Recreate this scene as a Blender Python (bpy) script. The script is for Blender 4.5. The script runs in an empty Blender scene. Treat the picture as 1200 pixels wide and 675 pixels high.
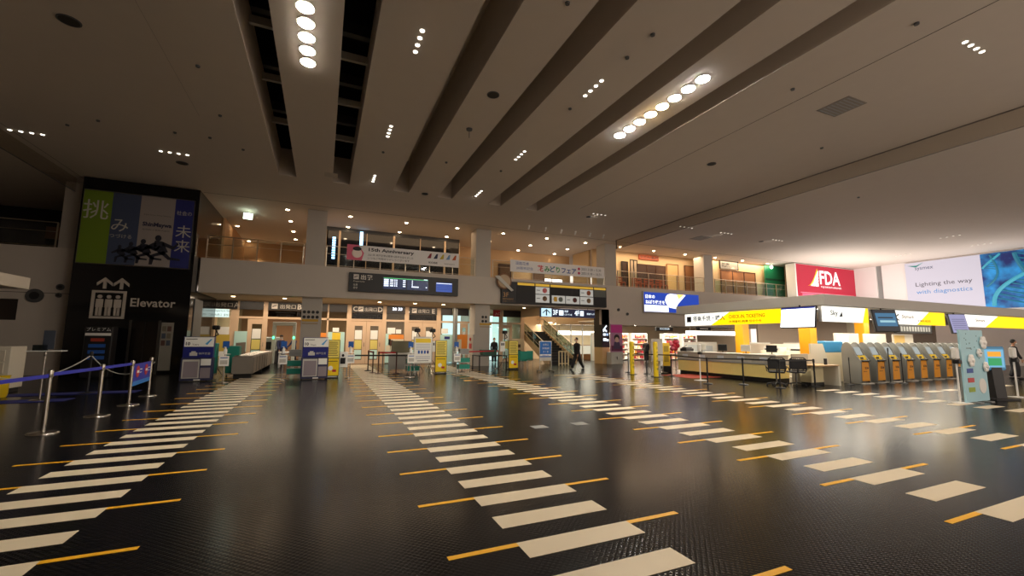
import bpy, math, random
from mathutils import Vector, Matrix
random.seed(7)
PI=math.pi
S=bpy.context.scene
COL=S.collection
# ------------------------------------------------------------------ camera (solved from the vanishing lines)
F_PX,PITCH,YAW,ROLL=501.995,.1179,.4141,.0075
CH=1.6
cp,sp,cy,sy=math.cos(PITCH),math.sin(PITCH),math.cos(YAW),math.sin(YAW)
FW=Vector((sy*cp,cy*cp,sp)); RT=Vector((cy,-sy,0)); UP=RT.cross(FW)
cr,sr=math.cos(ROLL),math.sin(ROLL)
RT,UP=RT*cr+UP*sr,UP*cr-RT*sr
def _ray(u,v): return FW+RT*((u-600)/F_PX)+UP*((337.5-v)/F_PX)
def aY(u,v,Y):
    d=_ray(u,v); p=d*(Y/d.y); return p.x,p.z+CH
def aX(u,v,X):
    d=_ray(u,v); p=d*(X/d.x); return p.y,p.z+CH
def aZ(u,v,Z=0.0):
    d=_ray(u,v); p=d*((Z-CH)/d.z); return p.x,p.y
cam=bpy.data.cameras.new('camera'); co=bpy.data.objects.new('camera',cam); COL.objects.link(co)
m=Matrix((RT,UP,-FW)).transposed().to_4x4(); m.translation=Vector((0,0,CH)); co.matrix_world=m
cam.sensor_width=36; cam.lens=F_PX/1200*36; cam.clip_end=300; S.camera=co
# ------------------------------------------------------------------ materials
def lin(c):
    if isinstance(c,str):
        c=[int(c[i:i+2],16)/255 for i in (0,2,4)]
        return tuple(x/12.92 if x<=.04045 else ((x+.055)/1.055)**2.4 for x in c)
    return tuple(c)
MC={}
def mat(c,rough=.6,metal=0,emit=0,var=0,alpha=1,spec=.5):
    k=(c,rough,metal,emit,var,alpha,spec)
    if k in MC: return MC[k]
    m=bpy.data.materials.new('surface_%d'%len(MC)); m.use_nodes=True
    nt=m.node_tree; b=nt.nodes['Principled BSDF']; l=lin(c)
    b.inputs['Base Color'].default_value=(*l,1); b.inputs['Roughness'].default_value=rough
    b.inputs['Metallic'].default_value=metal; b.inputs['Specular IOR Level'].default_value=spec
    if emit:
        b.inputs['Emission Color'].default_value=(*l,1); b.inputs['Emission Strength'].default_value=emit
        b.inputs['Base Color'].default_value=(*[x*.3 for x in l],1)
    elif var:
        tc=nt.nodes.new('ShaderNodeNewGeometry'); n=nt.nodes.new('ShaderNodeTexNoise'); n.inputs['Scale'].default_value=2.3
        n.inputs['Detail'].default_value=5
        r=nt.nodes.new('ShaderNodeMapRange'); r.inputs[3].default_value=1-var; r.inputs[4].default_value=1+var
        mx=nt.nodes.new('ShaderNodeVectorMath'); mx.operation='SCALE'; mx.inputs[0].default_value=l
        nt.links.new(tc.outputs['Position'],n.inputs['Vector']); nt.links.new(n.outputs[0],r.inputs[0])
        nt.links.new(r.outputs[0],mx.inputs['Scale']); nt.links.new(mx.outputs[0],b.inputs['Base Color'])
    m.diffuse_color=(*l,1)
    MC[k]=m; return m
def glass(c='f4f9f8',tr=.86,rough=.03):
    k=('g',c,tr)
    if k in MC: return MC[k]
    m=bpy.data.materials.new('glass_%d'%len(MC)); m.use_nodes=True; nt=m.node_tree; nt.nodes.clear()
    o=nt.nodes.new('ShaderNodeOutputMaterial'); t=nt.nodes.new('ShaderNodeBsdfTransparent'); g=nt.nodes.new('ShaderNodeBsdfGlossy')
    mx=nt.nodes.new('ShaderNodeMixShader'); t.inputs[0].default_value=(*[x*tr/.86 if x<1 else x for x in lin(c)],1)
    lw=nt.nodes.new('ShaderNodeLayerWeight'); pw_=nt.nodes.new('ShaderNodeMath'); pw_.operation='POWER'; pw_.inputs[1].default_value=4
    nt.links.new(lw.outputs['Facing'],pw_.inputs[0]); f=nt.nodes.new('ShaderNodeMapRange'); f.inputs[3].default_value=.03; f.inputs[4].default_value=.6; nt.links.new(pw_.outputs[0],f.inputs[0])
    g.inputs['Roughness'].default_value=rough
    nt.links.new(f.outputs[0],mx.inputs[0]); nt.links.new(t.outputs[0],mx.inputs[1]); nt.links.new(g.outputs[0],mx.inputs[2])
    nt.links.new(mx.outputs[0],o.inputs[0]); MC[k]=m; return m
def floor_mat():
    m=bpy.data.materials.new('studded_rubber'); m.use_nodes=True; nt=m.node_tree; b=nt.nodes['Principled BSDF']
    N=nt.nodes.new; L=nt.links.new
    g=N('ShaderNodeNewGeometry'); 
    def grid(off):
        v=N('ShaderNodeVectorMath'); v.operation='MULTIPLY_ADD'; v.inputs[1].default_value=(19,19,0); v.inputs[2].default_value=(off,off,0)
        L(g.outputs['Position'],v.inputs[0])
        f=N('ShaderNodeVectorMath'); f.operation='FRACTION'; L(v.outputs[0],f.inputs[0])
        s=N('ShaderNodeVectorMath'); s.operation='SUBTRACT'; s.inputs[1].default_value=(.5,.5,0); L(f.outputs[0],s.inputs[0])
        l=N('ShaderNodeVectorMath'); l.operation='LENGTH'; L(s.outputs[0],l.inputs[0]); return l.outputs['Value']
    mn=N('ShaderNodeMath'); mn.operation='MINIMUM'; L(grid(0.),mn.inputs[0]); L(grid(.5),mn.inputs[1])
    r=N('ShaderNodeMapRange'); r.inputs[1].default_value=.31; r.inputs[2].default_value=.21; r.inputs[3].default_value=0; r.inputs[4].default_value=1
    L(mn.outputs[0],r.inputs[0])
    bp=N('ShaderNodeBump'); bp.inputs['Strength'].default_value=.3; bp.inputs['Distance'].default_value=.0025; L(r.outputs[0],bp.inputs['Height'])
    # the bump is finer than a pixel far off: fade its strength into roughness there
    n=N('ShaderNodeTexNoise'); n.inputs['Scale'].default_value=.9; n.inputs['Detail'].default_value=4; L(g.outputs['Position'],n.inputs['Vector'])
    rr=N('ShaderNodeMapRange'); rr.inputs[3].default_value=.17; rr.inputs[4].default_value=.21; L(n.outputs[0],rr.inputs[0])
    L(rr.outputs[0],b.inputs['Roughness']); L(bp.outputs[0],b.inputs['Normal'])
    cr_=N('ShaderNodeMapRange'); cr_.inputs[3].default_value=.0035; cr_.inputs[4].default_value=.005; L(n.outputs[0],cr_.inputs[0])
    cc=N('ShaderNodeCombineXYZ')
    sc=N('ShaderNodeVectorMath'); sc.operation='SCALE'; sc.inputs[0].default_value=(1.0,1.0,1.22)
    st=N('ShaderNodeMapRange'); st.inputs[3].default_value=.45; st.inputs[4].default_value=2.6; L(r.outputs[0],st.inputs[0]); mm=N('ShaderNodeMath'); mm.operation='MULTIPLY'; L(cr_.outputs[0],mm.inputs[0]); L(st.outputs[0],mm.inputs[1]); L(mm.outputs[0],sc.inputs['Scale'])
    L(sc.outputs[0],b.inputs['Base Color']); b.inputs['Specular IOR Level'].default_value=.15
    return m
def plaster(c,a=.04,rough=.85):
    return mat(c,rough,0,0,a)
# ------------------------------------------------------------------ mesh builder
class MB:
    def __init__(s): s.v=[];s.f=[];s.mi=[];s.ms=[];s.sm=[]
    def _m(s,m):
        if m not in s.ms: s.ms.append(m)
        return s.ms.index(m)
    def add(s,vs,fs,m,smooth=False):
        o=len(s.v); s.v+=[tuple(v) for v in vs]; i=s._m(m)
        for f in fs: s.f.append([a+o for a in f]); s.mi.append(i); s.sm.append(smooth)
        return s
    def box(s,x0,x1,y0,y1,z0,z1,m,bev=0):
        if x0>x1:x0,x1=x1,x0
        if y0>y1:y0,y1=y1,y0
        if z0>z1:z0,z1=z1,z0
        if bev:
            b=min(bev,(x1-x0)*.45,(y1-y0)*.45,(z1-z0)*.45)
            # chamfered vertical and horizontal edges
            vs=[];
            for z,i in ((z0,b),(z0+b,0),(z1-b,0),(z1,b)):
                a0,a1,c0,c1=x0+i,x1-i,y0+i,y1-i
                vs+=[(a0+b,c0,z),(a1-b,c0,z),(a1,c0+b,z),(a1,c1-b,z),(a1-b,c1,z),(a0+b,c1,z),(a0,c1-b,z),(a0,c0+b,z)]
            fs=[[7,6,5,4,3,2,1,0],[24+i for i in range(8)]]
            for k in range(3):
                for i in range(8):
                    j=(i+1)%8; fs.append([k*8+i,k*8+j,k*8+8+j,k*8+8+i])
            return s.add(vs,fs,m)
        return s.add([(x0,y0,z0),(x1,y0,z0),(x1,y1,z0),(x0,y1,z0),(x0,y0,z1),(x1,y0,z1),(x1,y1,z1),(x0,y1,z1)],
            [[3,2,1,0],[4,5,6,7],[0,1,5,4],[1,2,6,5],[2,3,7,6],[3,0,4,7]],m)
    def tube(s,p,q,r,m,r2=None,n=12,cap=True):
        p,q=Vector(p),Vector(q); r2=r if r2 is None else r2; d=(q-p).normalized()
        a=d.orthogonal().normalized(); b=d.cross(a); vs=[]
        for c,rr in ((p,r),(q,r2)):
            for i in range(n): t=2*PI*i/n; vs.append(c+a*math.cos(t)*rr+b*math.sin(t)*rr)
        fs=[[i,(i+1)%n,n+(i+1)%n,n+i] for i in range(n)]
        s.add(vs,fs,m,n>6)
        if cap: s.add(vs,[list(range(n))[::-1],[n+i for i in range(n)]],m)
        return s
    def path(s,pts,r,m,n=8):
        for a,b in zip(pts,pts[1:]): s.tube(a,b,r,m,n=n)
        return s
    def lathe(s,x,y,prof,m,n=20):
        vs=[]
        for r,z in prof:
            for i in range(n): t=2*PI*i/n; vs.append((x+r*math.cos(t),y+r*math.sin(t),z))
        fs=[]
        for k in range(len(prof)-1):
            for i in range(n): j=(i+1)%n; fs.append([k*n+i,k*n+j,k*n+n+j,k*n+n+i])
        s.add(vs,fs,m,True)
        return s.add(vs,[list(range(n))[::-1],[(len(prof)-1)*n+i for i in range(n)]],m)
    def ell(s,c,r,m,nu=12,nv=8):
        vs=[];fs=[]
        for j in range(nv+1):
            ph=PI*j/nv-PI/2
            for i in range(nu):
                t=2*PI*i/nu; vs.append((c[0]+r[0]*math.cos(ph)*math.cos(t),c[1]+r[1]*math.cos(ph)*math.sin(t),c[2]+r[2]*math.sin(ph)))
        for j in range(nv):
            for i in range(nu): k=(i+1)%nu; fs.append([j*nu+i,j*nu+k,j*nu+nu+k,j*nu+nu+i])
        return s.add(vs,fs,m,True)
    def prism(s,poly,a,b,m,ax='x'):
        """polygon in the other two axes, extruded from a to b along ax"""
        def P(u,v,w): return {'x':(w,u,v),'y':(u,w,v),'z':(u,v,w)}[ax]
        n=len(poly); vs=[P(u,v,a) for u,v in poly]+[P(u,v,b) for u,v in poly]
        return s.add(vs,[list(range(n))[::-1],[n+i for i in range(n)]]+[[i,(i+1)%n,n+(i+1)%n,n+i] for i in range(n)],m)
    def build(s,name,parent=None,loc=None):
        me=bpy.data.meshes.new(name); me.from_pydata(s.v,[],s.f)
        for m in s.ms: me.materials.append(m)
        for p,i,sm in zip(me.polygons,s.mi,s.sm): p.material_index=i; p.use_smooth=sm
        import bmesh
        bm=bmesh.new(); bm.from_mesh(me); bmesh.ops.recalc_face_normals(bm,faces=bm.faces); bm.to_mesh(me); bm.free()
        o=bpy.data.objects.new(name,me); COL.objects.link(o)
        if parent: o.parent=parent
        if loc: o.location=loc
        return o
    # text laid on a plane: origin o, right vector r (unit), up is +Z, extruded a little toward the reader n
    def text(s,txt,o,h,m,r=(1,0,0),w=None,bold=0,align='L',squeeze=1,up=(0,0,1)):
        cu=bpy.data.curves.new('t','FONT'); cu.body=txt; cu.size=1; cu.resolution_u=2; cu.offset=bold
        ob=bpy.data.objects.new('t',cu); COL.objects.link(ob)
        dg=bpy.context.evaluated_depsgraph_get(); me=bpy.data.meshes.new_from_object(ob.evaluated_get(dg))
        vs=[v.co.copy() for v in me.vertices]; fs=[list(p.vertices) for p in me.polygons]
        bpy.data.objects.remove(ob); bpy.data.curves.remove(cu); bpy.data.meshes.remove(me)
        if not vs: return s
        x0=min(v.x for v in vs);x1=max(v.x for v in vs);y0=min(v.y for v in vs);y1=max(v.y for v in vs)
        k=h/max(y1-y0,1e-6); kx=k*squeeze if w is None else w/max(x1-x0,1e-6)
        r=Vector(r);up=Vector(up); n=r.cross(up); o=Vector(o); W_=(x1-x0)*kx; sh={'L':0,'C':-W_/2,'R':-W_}[align]
        s.add([o+r*((v.x-x0)*kx+sh)+up*((v.y-y0)*k)+n*.004 for v in vs],fs,m); return s
def tag(o,label=None,cat=None,group=None,kind=None):
    if label:o['label']=label
    if cat:o['category']=cat
    if group:o['group']=group
    if kind:o['kind']=kind
    return o
def thing(name,label,cat,loc=(0,0,0),rz=0,group=None):
    o=bpy.data.objects.new(name,None); COL.objects.link(o); o.location=loc; o.rotation_euler=(0,0,rz); o.empty_display_size=.1
    return tag(o,label,cat,group)
def dup(root,loc,label=None,rz=None,group=None):
    def cp_(o,par):
        c=o.copy(); COL.objects.link(c)
        if par is not None: c.parent=par
        for ch in list(KIDS.get(o,[])) or [x for x in bpy.data.objects if x.parent==o]: cp_(ch,c)
        return c
    r=cp_(root,None); r.location=loc
    if rz is not None: r.rotation_euler=(0,0,rz)
    if label:r['label']=label
    if group:r['group']=group
    return r
KIDS={}
def struct(mb,name,parent=None):
    o=mb.build(name,parent)
    if parent is None: o['kind']='structure'
    return o
# ------------------------------------------------------------------ palette
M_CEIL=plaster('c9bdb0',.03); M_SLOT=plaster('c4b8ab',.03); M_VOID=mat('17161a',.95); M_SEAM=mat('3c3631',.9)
M_WALL=plaster('c3b9ae',.03); M_COLM=plaster('b5ada3',.03,.7); M_TAN=mat('d0b294',.5,0,0,.04); M_TANW=plaster('d9bd98',.03)
M_BLACK=mat('0d0d10',.12,0,0,0,1,.5); M_BLK=mat('131316',.45); M_BLKM=mat('1b1b1e',.6)
M_STEEL=mat('c9c4bc',.22,1); M_STEELD=mat('77736f',.35,1); M_RAIL=mat('b8ab98',.3,1)
M_WHITE=mat('e9e7e2',.5); M_PAPER=mat('efeee8',.7); M_GREY=mat('8e8f8c',.5); M_LGREY=mat('bdbab2',.5); M_DGREY=mat('4a4a4b',.5)
M_YEL=mat('e8c412',.45); M_YELP=mat('f2d233',.5); M_ORG=mat('ef9c0c',.4); M_TEAL=mat('1f8a78',.55); M_NAVY=mat('1c2372',.4); M_BLUE=mat('1c57a8',.5)
M_RED=mat('b3202c',.5); M_CREAM=mat('d9cba8',.45,0,0,.03); M_OLIVE=mat('bda24e',.5); M_WOOD=mat('8a5a34',.5,0,0,.12); M_DWOOD=mat('4a2c1c',.5,0,0,.1)
G_CLEAR=glass(); G_DARK=glass('5a6066',.7); G_DOOR=glass('ecf4f2',.84)
# ------------------------------------------------------------------ room
W=23.8; H=8.2; FZ=5.25; FB=3.63; FAC=28.0; RWX=44.5; LX=-16.0; REAR=-4.0
# floor and its inlaid lanes
fl=struct(MB().box(LX,RWX+.2,REAR,44,-.2,0,floor_mat()),'floor')
tag(fl,kind='structure')
M_TILE=mat('e6d6ba',.45,0,0,.04,1,.3); M_LINE=mat('ffbe1a',.4)
def lane(X0,X1,y0,k0,k1,yel=True,par=0,e=.56,name='inlaid_lane'):
    b=MB()
    for k in range(k0,k1):
        y=y0+k*.5297
        b.box(X0,X1,y-.25,y,-.01,.0025,M_TILE)
        if yel and (k+par)%2==0:
            b.box(X0-e,X0,y-.055,y,-.01,.0025,M_LINE); b.box(X1,X1+e,y-.055,y,-.01,.0025,M_LINE)
    o=b.build(name,fl); return o
lane(-2.83,-1.75,4.338,-5,33); lane(1.488,2.557,3.2665,-4,46); lane(5.76,6.83,2.1518,-2,45)
lane(10.07,11.1,4.24,-4,25); lane(14.82,15.78,9.05,-11,1,False)
b=MB()
for i,(x,y) in enumerate(((17.9,7.62),(19.0,7.62),(20.2,7.62),(21.6,7.62),(23.0,7.62))): b.box(x,x+.75,y-.25,y,-.01,.0025,M_TILE)
b.build('inlaid_lane',fl)
b=MB()
for u,v in ((632,500.3),(679,496.5),(548,446)):
    x,y=aZ(u,v); b.box(x-.14,x+.14,y-.12,y+.12,-.01,.003,M_GREY if u!=548 else M_LINE)
b.build('floor_outlet',fl)
# ceiling with long slots
slots=[(-1.98,-1.33),(.05,.73),(2.57,3.27),(4.61,5.30),(7.14,7.84),(9.18,9.87)]
SE=19.3
b=MB(); xs=[LX]+[v for s_ in slots for v in s_]+[RWX+.2]
for i in range(0,len(xs),2): b.box(xs[i],xs[i+1],REAR,SE,H,H+.06,M_CEIL)
b.box(LX,RWX+.2,SE,38,H,H+.06,M_CEIL)
for i,(a,c) in enumerate(slots):
    d=1.5 if i>1 else 1.15
    b.box(a-.03,a,REAR,SE,H+.061,H+d,M_SLOT); b.box(c,c+.03,REAR,SE,H+.061,H+d,M_SLOT); b.box(a,c,SE,SE+.03,H+.061,H+d,M_SLOT)
    if i>1: b.box(a-.03,c+.03,REAR,SE,H+d,H+d+.03,M_SLOT)
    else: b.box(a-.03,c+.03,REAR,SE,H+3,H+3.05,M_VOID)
# void over the first two slots
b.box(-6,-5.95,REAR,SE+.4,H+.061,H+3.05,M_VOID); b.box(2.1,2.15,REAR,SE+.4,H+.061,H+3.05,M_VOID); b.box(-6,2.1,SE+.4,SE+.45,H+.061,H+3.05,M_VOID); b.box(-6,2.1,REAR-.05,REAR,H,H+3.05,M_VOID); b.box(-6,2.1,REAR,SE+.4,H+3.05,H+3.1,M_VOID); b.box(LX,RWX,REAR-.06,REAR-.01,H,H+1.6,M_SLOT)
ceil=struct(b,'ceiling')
b=MB()
for x in (11.66,): b.box(x,x+.015,REAR,18,H-.004,H+.001,M_SEAM)
x,_=aZ(230,130,H); b.box(x,x+.012,REAR,15,H-.003,H+.001,mat('a79c90',.8))
b.box(-5.35,46,23.2,23.23,H-.004,H+.001,M_SEAM)
b.box(-9.6,-9.585,6,23.3,H-.003,H+.001,M_SEAM)
b.build('ceiling_seam',ceil)
for k,y in enumerate((3.0,5.6,8.3,10.98,13.4,16.1)):
    struct(MB().box(-2.1,-1.2,y,y+.1,H+.75,H+.95,M_LGREY).box(-.1,.85,y+.5,y+.6,H+.75,H+.95,M_LGREY).box(-5,2,y+.2,y+.4,H+1.3,H+1.6,M_DGREY),'trim_%d'%(k+1))
# fascia of the upper floor, upper floor plate, soffit
b=MB()
b.box(-5.35,17.0,W,W+.25,FB,FZ,M_WALL)
zs=aY(731,381,W)[1]
b.box(17.0,RWX,W,W+.25,zs,FZ,M_WALL)
b.box(LX,-9.42,W,W+.25,0,2.2,M_WALL); b.box(LX,-9.42,W,W+.25,3.05,FZ,M_WALL); b.box(-11.3,-9.42,W,W+.25,2.2,3.05,M_WALL)
b.box(LX,-9.42,W-.01,W,3.32,3.34,M_SEAM)
struct(b,'wall_back')
struct(MB().box(LX,12.95,W+.25,36,5.05,FZ-.02,M_WALL).box(12.95,17.6,29.5,36,5.05,FZ-.02,M_WALL).box(17.6,RWX,W+.25,36,5.05,FZ-.02,M_WALL).box(12.95,17.6,W+.25,29.5,5.05,FZ-.02,M_WALL),'floor_upper')
struct(MB().box(-5.35,12.95,W+.25,36,FB,FB+.08,M_TANW),'ceiling_lower')
struct(MB().box(17.6,RWX,W+.25,36,zs+.3,zs+.38,mat('d8cfc0',.7)),'ceiling_shop')
struct(MB().box(LX,LX+.2,REAR,36,0,H,M_WALL),'wall_left')
struct(MB().box(LX,3.5,REAR-.2,REAR,0,H,M_WALL),'wall_light_block')  # unseen wall behind the camera, added to shade the left side
struct(MB().box(RWX,RWX+.2,REAR,20.9,0,H,mat('e6e2de',.6)).box(RWX,RWX+.2,21.3,23.8,0,H,mat('e6e2de',.6)).box(RWX+.12,RWX+.2,20.9,21.3,0,H,M_GREY),'wall_right')
# columns
cxs=[-10.1,-.97+.42,8.67,17.95,27.3]
cxs=[-9.98,-.55,8.67,18.02,27.3]
for i,x in enumerate(cxs):
    b=MB().box(x-.47,x+.47,W+.26,25.05,0 if i in (0,1,2,) else FZ,H,M_COLM)
    struct(b,'trim_%d'%(10+i))
# ------------------------------------------------------------------ left: elevator tower
EY=22.9
t=struct(MB().box(-9.42,-5.4,EY,27.9,0,H-.02,M_BLACK),'wall_elevator')
struct(MB().box(-5.41,-5.37,23.6,25.0,.0,3.3,M_DGREY),'trim_20')
# faint arch reflected above the poster is a plain round panel
sign=thing('advertising_panel','large poster with green, grey, white and navy strips on the black tower','sign',(-7.43,EY-.03,4.56))
pw=1.87; ph=3.05
P_G=mat('67800f',.6);P_GB=mat('3a4560',.6);P_W=mat('958b86',.6);P_N=mat('20266e',.6)
b=MB().box(-pw-.03,pw+.03,-.06,.02,-.04,ph+.04,M_STEELD); b.build('frame',sign)
b=MB().box(-pw,-.94,-.075,-.06,0,ph,P_G).box(-.94,.0,-.075,-.06,0,ph,P_GB).box(0,1.2,-.075,-.06,0,ph,P_W).box(1.2,pw,-.075,-.06,0,ph,P_N)
b.build('poster',sign)
Lt=mat('b5b0a6',.6)
b=MB().text('挑',(-1.85,-.075,1.85),.8,Lt).text('み',(-.9,-.075,1.4),.52,Lt).text('つづける',(-.92,-.075,1.12),.17,Lt)
b.text('社会の',(1.27,-.075,2.35),.2,Lt,w=.55).text('未',(1.3,-.075,1.35),.55,Lt).text('来',(1.3,-.075,.7),.55,Lt)
b.text('ShinMaywa',(.12,-.075,1.68),.24,mat('15153c',.6),bold=.04,w=1.02)
b.text('Brighter Dreams, Smarter Technology',(.14,-.075,2.2),.07,M_DGREY,w=.95).text('新明和工業株式会社',(.14,-.075,1.55),.07,M_DGREY,w=.95)
b.build('lettering',sign)
# the running figures in dark suits
sil=mat('1b1c2a',.7); b=MB()
def runner(x,z,s):
    b.ell((x,-.08,z+.62*s),(.1*s,.006,.12*s),sil,10,6)
    b.prism([(x-.1*s,z+.52*s),(x+.16*s,z+.5*s),(x+.34*s,z+.1*s),(x+.1*s,z+.0*s),(x-.12*s,z+.2*s)],-.085,-.077,sil,'y')
    b.prism([(x-.1*s,z+.46*s),(x-.42*s,z+.22*s),(x-.36*s,z+.14*s),(x-.02*s,z+.3*s)],-.085,-.077,sil,'y')
    b.prism([(x+.14*s,z+.5*s),(x+.5*s,z+.34*s),(x+.62*s,z+.5*s),(x+.66*s,z+.44*s),(x+.5*s,z+.2*s),(x+.16*s,z+.34*s)],-.085,-.077,sil,'y')
    b.prism([(x+.1*s,z+.1*s),(x-.2*s,z-.06*s),(x-.22*s,max(0,z-.42*s)),(x-.12*s,max(0,z-.42*s)),(x-.06*s,z-.1*s),(x+.3*s,z+.02*s)],-.085,-.077,sil,'y')
    b.prism([(x+.2*s,z+.15*s),(x+.42*s,z-.1*s),(x+.74*s,z-.14*s),(x+.74*s,z-.22*s),(x+.36*s,z-.2*s),(x+.12*s,z+.02*s)],-.085,-.077,sil,'y')
runner(.72,.55,1.12);runner(.22,.48,.92);runner(-.18,.42,.78);runner(-.54,.36,.64)
b.build('running_figures',sign)
# elevator pictogram
Lp=mat('b7aca1',.5)
sg=thing('elevator_sign','white elevator pictogram of three figures with two up arrows on black tower','sign',(-8.15,EY,2.3))
b=MB(); fw_=1.12;
for a in ((-.55,-.46,0,1.15),(.46,.55,0,1.15)): b.box(a[0],a[1],-.07,0,a[2],a[3],Lp)
b.box(-.46,.46,-.07,0,0,.09,Lp).box(-.46,.46,-.07,0,1.06,1.15,Lp)
b.build('frame',sg); b=MB()
for x in (-.29,0,.29):
    b.tube((x,-.06,.9),(x,-.01,.9),.075,Lp)
    b.box(x-.12,x+.12,-.06,0,.45,.8,Lp,.02).box(x-.09,x-.015,-.06,0,.12,.45,Lp).box(x+.015,x+.09,-.06,0,.12,.45,Lp)
b.build('figures',sg); b=MB()
for x in (-.18,.36):
    b.box(x-.05,x+.05,-.06,0,1.23,1.62,Lp)
    b.prism([(x-.25,1.47),(x,1.7),(x+.25,1.47),(x+.25,1.35),(x,1.58),(x-.25,1.35)],-.065,-.001,Lp,'y')
b.build('arrows',sg)
MB().text('Elevator',(.7,-.01,.52),.36,Lp,bold=.02,w=1.55).build('lettering',sg)
# elevator doors, notice board
dr=MB()
M_MIR=mat('3a3430',.18,.8)
dr.box(-7.32,-6.42,EY-.03,EY-.001,0,2.2,M_MIR).box(-7.4,-7.32,EY-.05,EY-.001,0,2.26,M_STEELD).box(-6.42,-6.34,EY-.05,EY-.001,0,2.26,M_STEELD).box(-6.88,-6.86,EY-.035,EY-.001,0,2.2,M_BLK)
struct(dr,'door_1')
t=thing('notice_board','tall white floor directory board beside the elevator doors','notice board',(-6.1,EY-.06,.15))
MB().box(-.2,.22,-.02,.05,0,2.03,mat('8b857a',.6)).build('board',t)
b=MB()
for i in range(3):
    for j in range(2): b.box(-.16+j*.18,-.02+j*.18,-.03,-.02,1.05+i*.3,1.27+i*.3,mat(['5a3a30','3a4455','6a6250'][(i+j)%3],.6))
b.build('leaflet',t)
t=thing('lit_information_stand','black information machine with blue and red panels under a white header by the elevator','kiosk',(-7.85,21.7,0))
MB().box(-.42,.42,-.2,.3,0,1.95,M_BLK,.03).build('housing',t)
MB().text('プレミアム',(-.36,-.2,1.78),.13,M_WHITE,w=.72).build('lettering',t)
MB().box(-.38,.38,-.22,-.2,1.6,1.7,M_WHITE).build('header_strip',t)
b=MB().box(-.2,.2,-.22,-.2,1.38,1.5,mat('a03a28',.5))
for z in (1.15,.92,.7): b.box(-.25,.25,-.22,-.2,z,z+.13,mat('2757a8',.5))
b.build('panel',t)
# round speaker and cameras on the left wall
for i,(u,v,r,l) in enumerate(((41,346.5,.28,'large round black loudspeaker set in the left wall'),(71,336.5,.13,'small round grey cap on the wall near the black tower'),(69,346,.1,'small dome on the wall just below the grey cap'))):
    x,z=aY(u,v,W); b=MB().tube((x,W-.05,z),(x,W,z),r,M_DGREY,n=24).tube((x,W-.07,z),(x,W-.05,z),r*.55,M_BLKM,n=20)
    tag(b.build('wall_speaker' if i==0 else 'wall_fitting'),l,'speaker' if i==0 else 'fitting')
# recess window in left wall
struct(MB().box(LX,-11.3,W+.3,W+.36,2.2,3.05,mat('2b211c',.3)),'window_1')
# left counter canopy (mirror of the right one) and its counter
cx_,cyy=aZ(36,326,3.23)
b=MB().box(-12,cx_,4,cyy,2.9,3.23,mat('d8cdbd',.6),.01)
t=tag(b.build('counter_canopy'),'white flat canopy edge above the counter at the far left','canopy')
t=thing('service_counter','white drawer counter standing under the canopy at the far left','counter',(-8.45,17.0,0))
MB().box(-1.6,.55,-.35,.35,.12,1.28,mat('d8cfbd',.5),.01).build('body',t)
MB().box(-1.55,.5,-.3,.3,0,.12,M_BLK).build('plinth',t)
for k in range(3):
    d=MB().box(-1.2,.45,-.38,-.35,.2+k*.34,.5+k*.34,mat('cbc0ad',.5),.008).build('drawer',t)
    MB().box(-.6,0,-.4,-.38,.42+k*.34,.45+k*.34,M_DGREY).build('handle',d)
for k,(u) in enumerate((-1.0,)):
    tag(MB().lathe(-7.6,15.7,[(.17,0),(.19,.1),(.19,.5),(.21,.55)],M_YEL,16).build('waste_bin'),'small yellow bin on the floor by the far left counter','bin')
# ------------------------------------------------------------------ chrome barrier posts and belts
def stanchion(loc,label,h=1.0,m=M_STEEL,group=None,br=.2,r=.032,name='barrier_post'):
    t=thing(name,label,'barrier post',loc,0,group)
    MB().lathe(0,0,[(br,0),(br,.012),(br*.85,.025),(.06,.035),(.035,.05)],m,28).build('base',t)
    MB().tube((0,0,.04),(0,0,h-.09),r,m,n=16).build('pole',t)
    MB().lathe(0,0,[(r*1.15,h-.12),(r*1.3,h-.11),(r*1.3,h-.02),(r*1.1,h),(r*.5,h+.01)],m,16).build('cap',t)
    return t
def belt(p,q,z,m,parent,w=.05,name='belt',sag=0):
    b=MB(); p=Vector((*p,z));q=Vector((*q,z)); o=parent.location
    n=8; pts=[p.lerp(q,i/n)-Vector((0,0,sag*4*(i/n)*(1-i/n))) for i in range(n+1)]
    d=(q-p).normalized(); s_=Vector((-d.y,d.x,0))*.0015
    for a,c in zip(pts,pts[1:]):
        vs=[a-s_-o,a+s_-o,c+s_-o,c-s_-o]; vs=[Vector(v)-Vector((0,0,w/2)) for v in vs]+[Vector(v)+Vector((0,0,w/2)) for v in vs]
        b.add(vs,[[0,1,2,3],[4,5,6,7],[0,1,5,4],[2,3,7,6],[1,2,6,5],[0,3,7,4]],m)
    return b.build(name,parent)
SP=[(-4.11,9.74),(-4.04,11.42),(-4.03,12.91),(-4.2,14.72)]
lab=['nearest chrome barrier post holding the blue belt','second nearest chrome barrier post on the blue belt','third chrome barrier post, at the left edge of the blue banner','far chrome barrier post at the right edge of the blue banner']
ps=[stanchion((x,y,0),l,1.02,group='chrome barrier posts on the left') for (x,y),l in zip(SP,lab)]
MBL=mat('2a2fa6',.6)
belt(SP[0],(-4.3,5.6),.93,MBL,ps[0],.06); belt(SP[1],SP[0],.95,MBL,ps[1],.06); belt(SP[2],SP[1],.95,MBL,ps[2],.06)
b=MB().box(-.012,.012,.1,1.72,.55-.05,.93,MBL).box(-.016,.016,.1,1.72,.42,.52,mat('2c7fd0',.5))
o=b.build('banner',ps[2]); o.rotation_euler=(0,0,math.atan2(.17,1.81))
b=MB()
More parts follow.
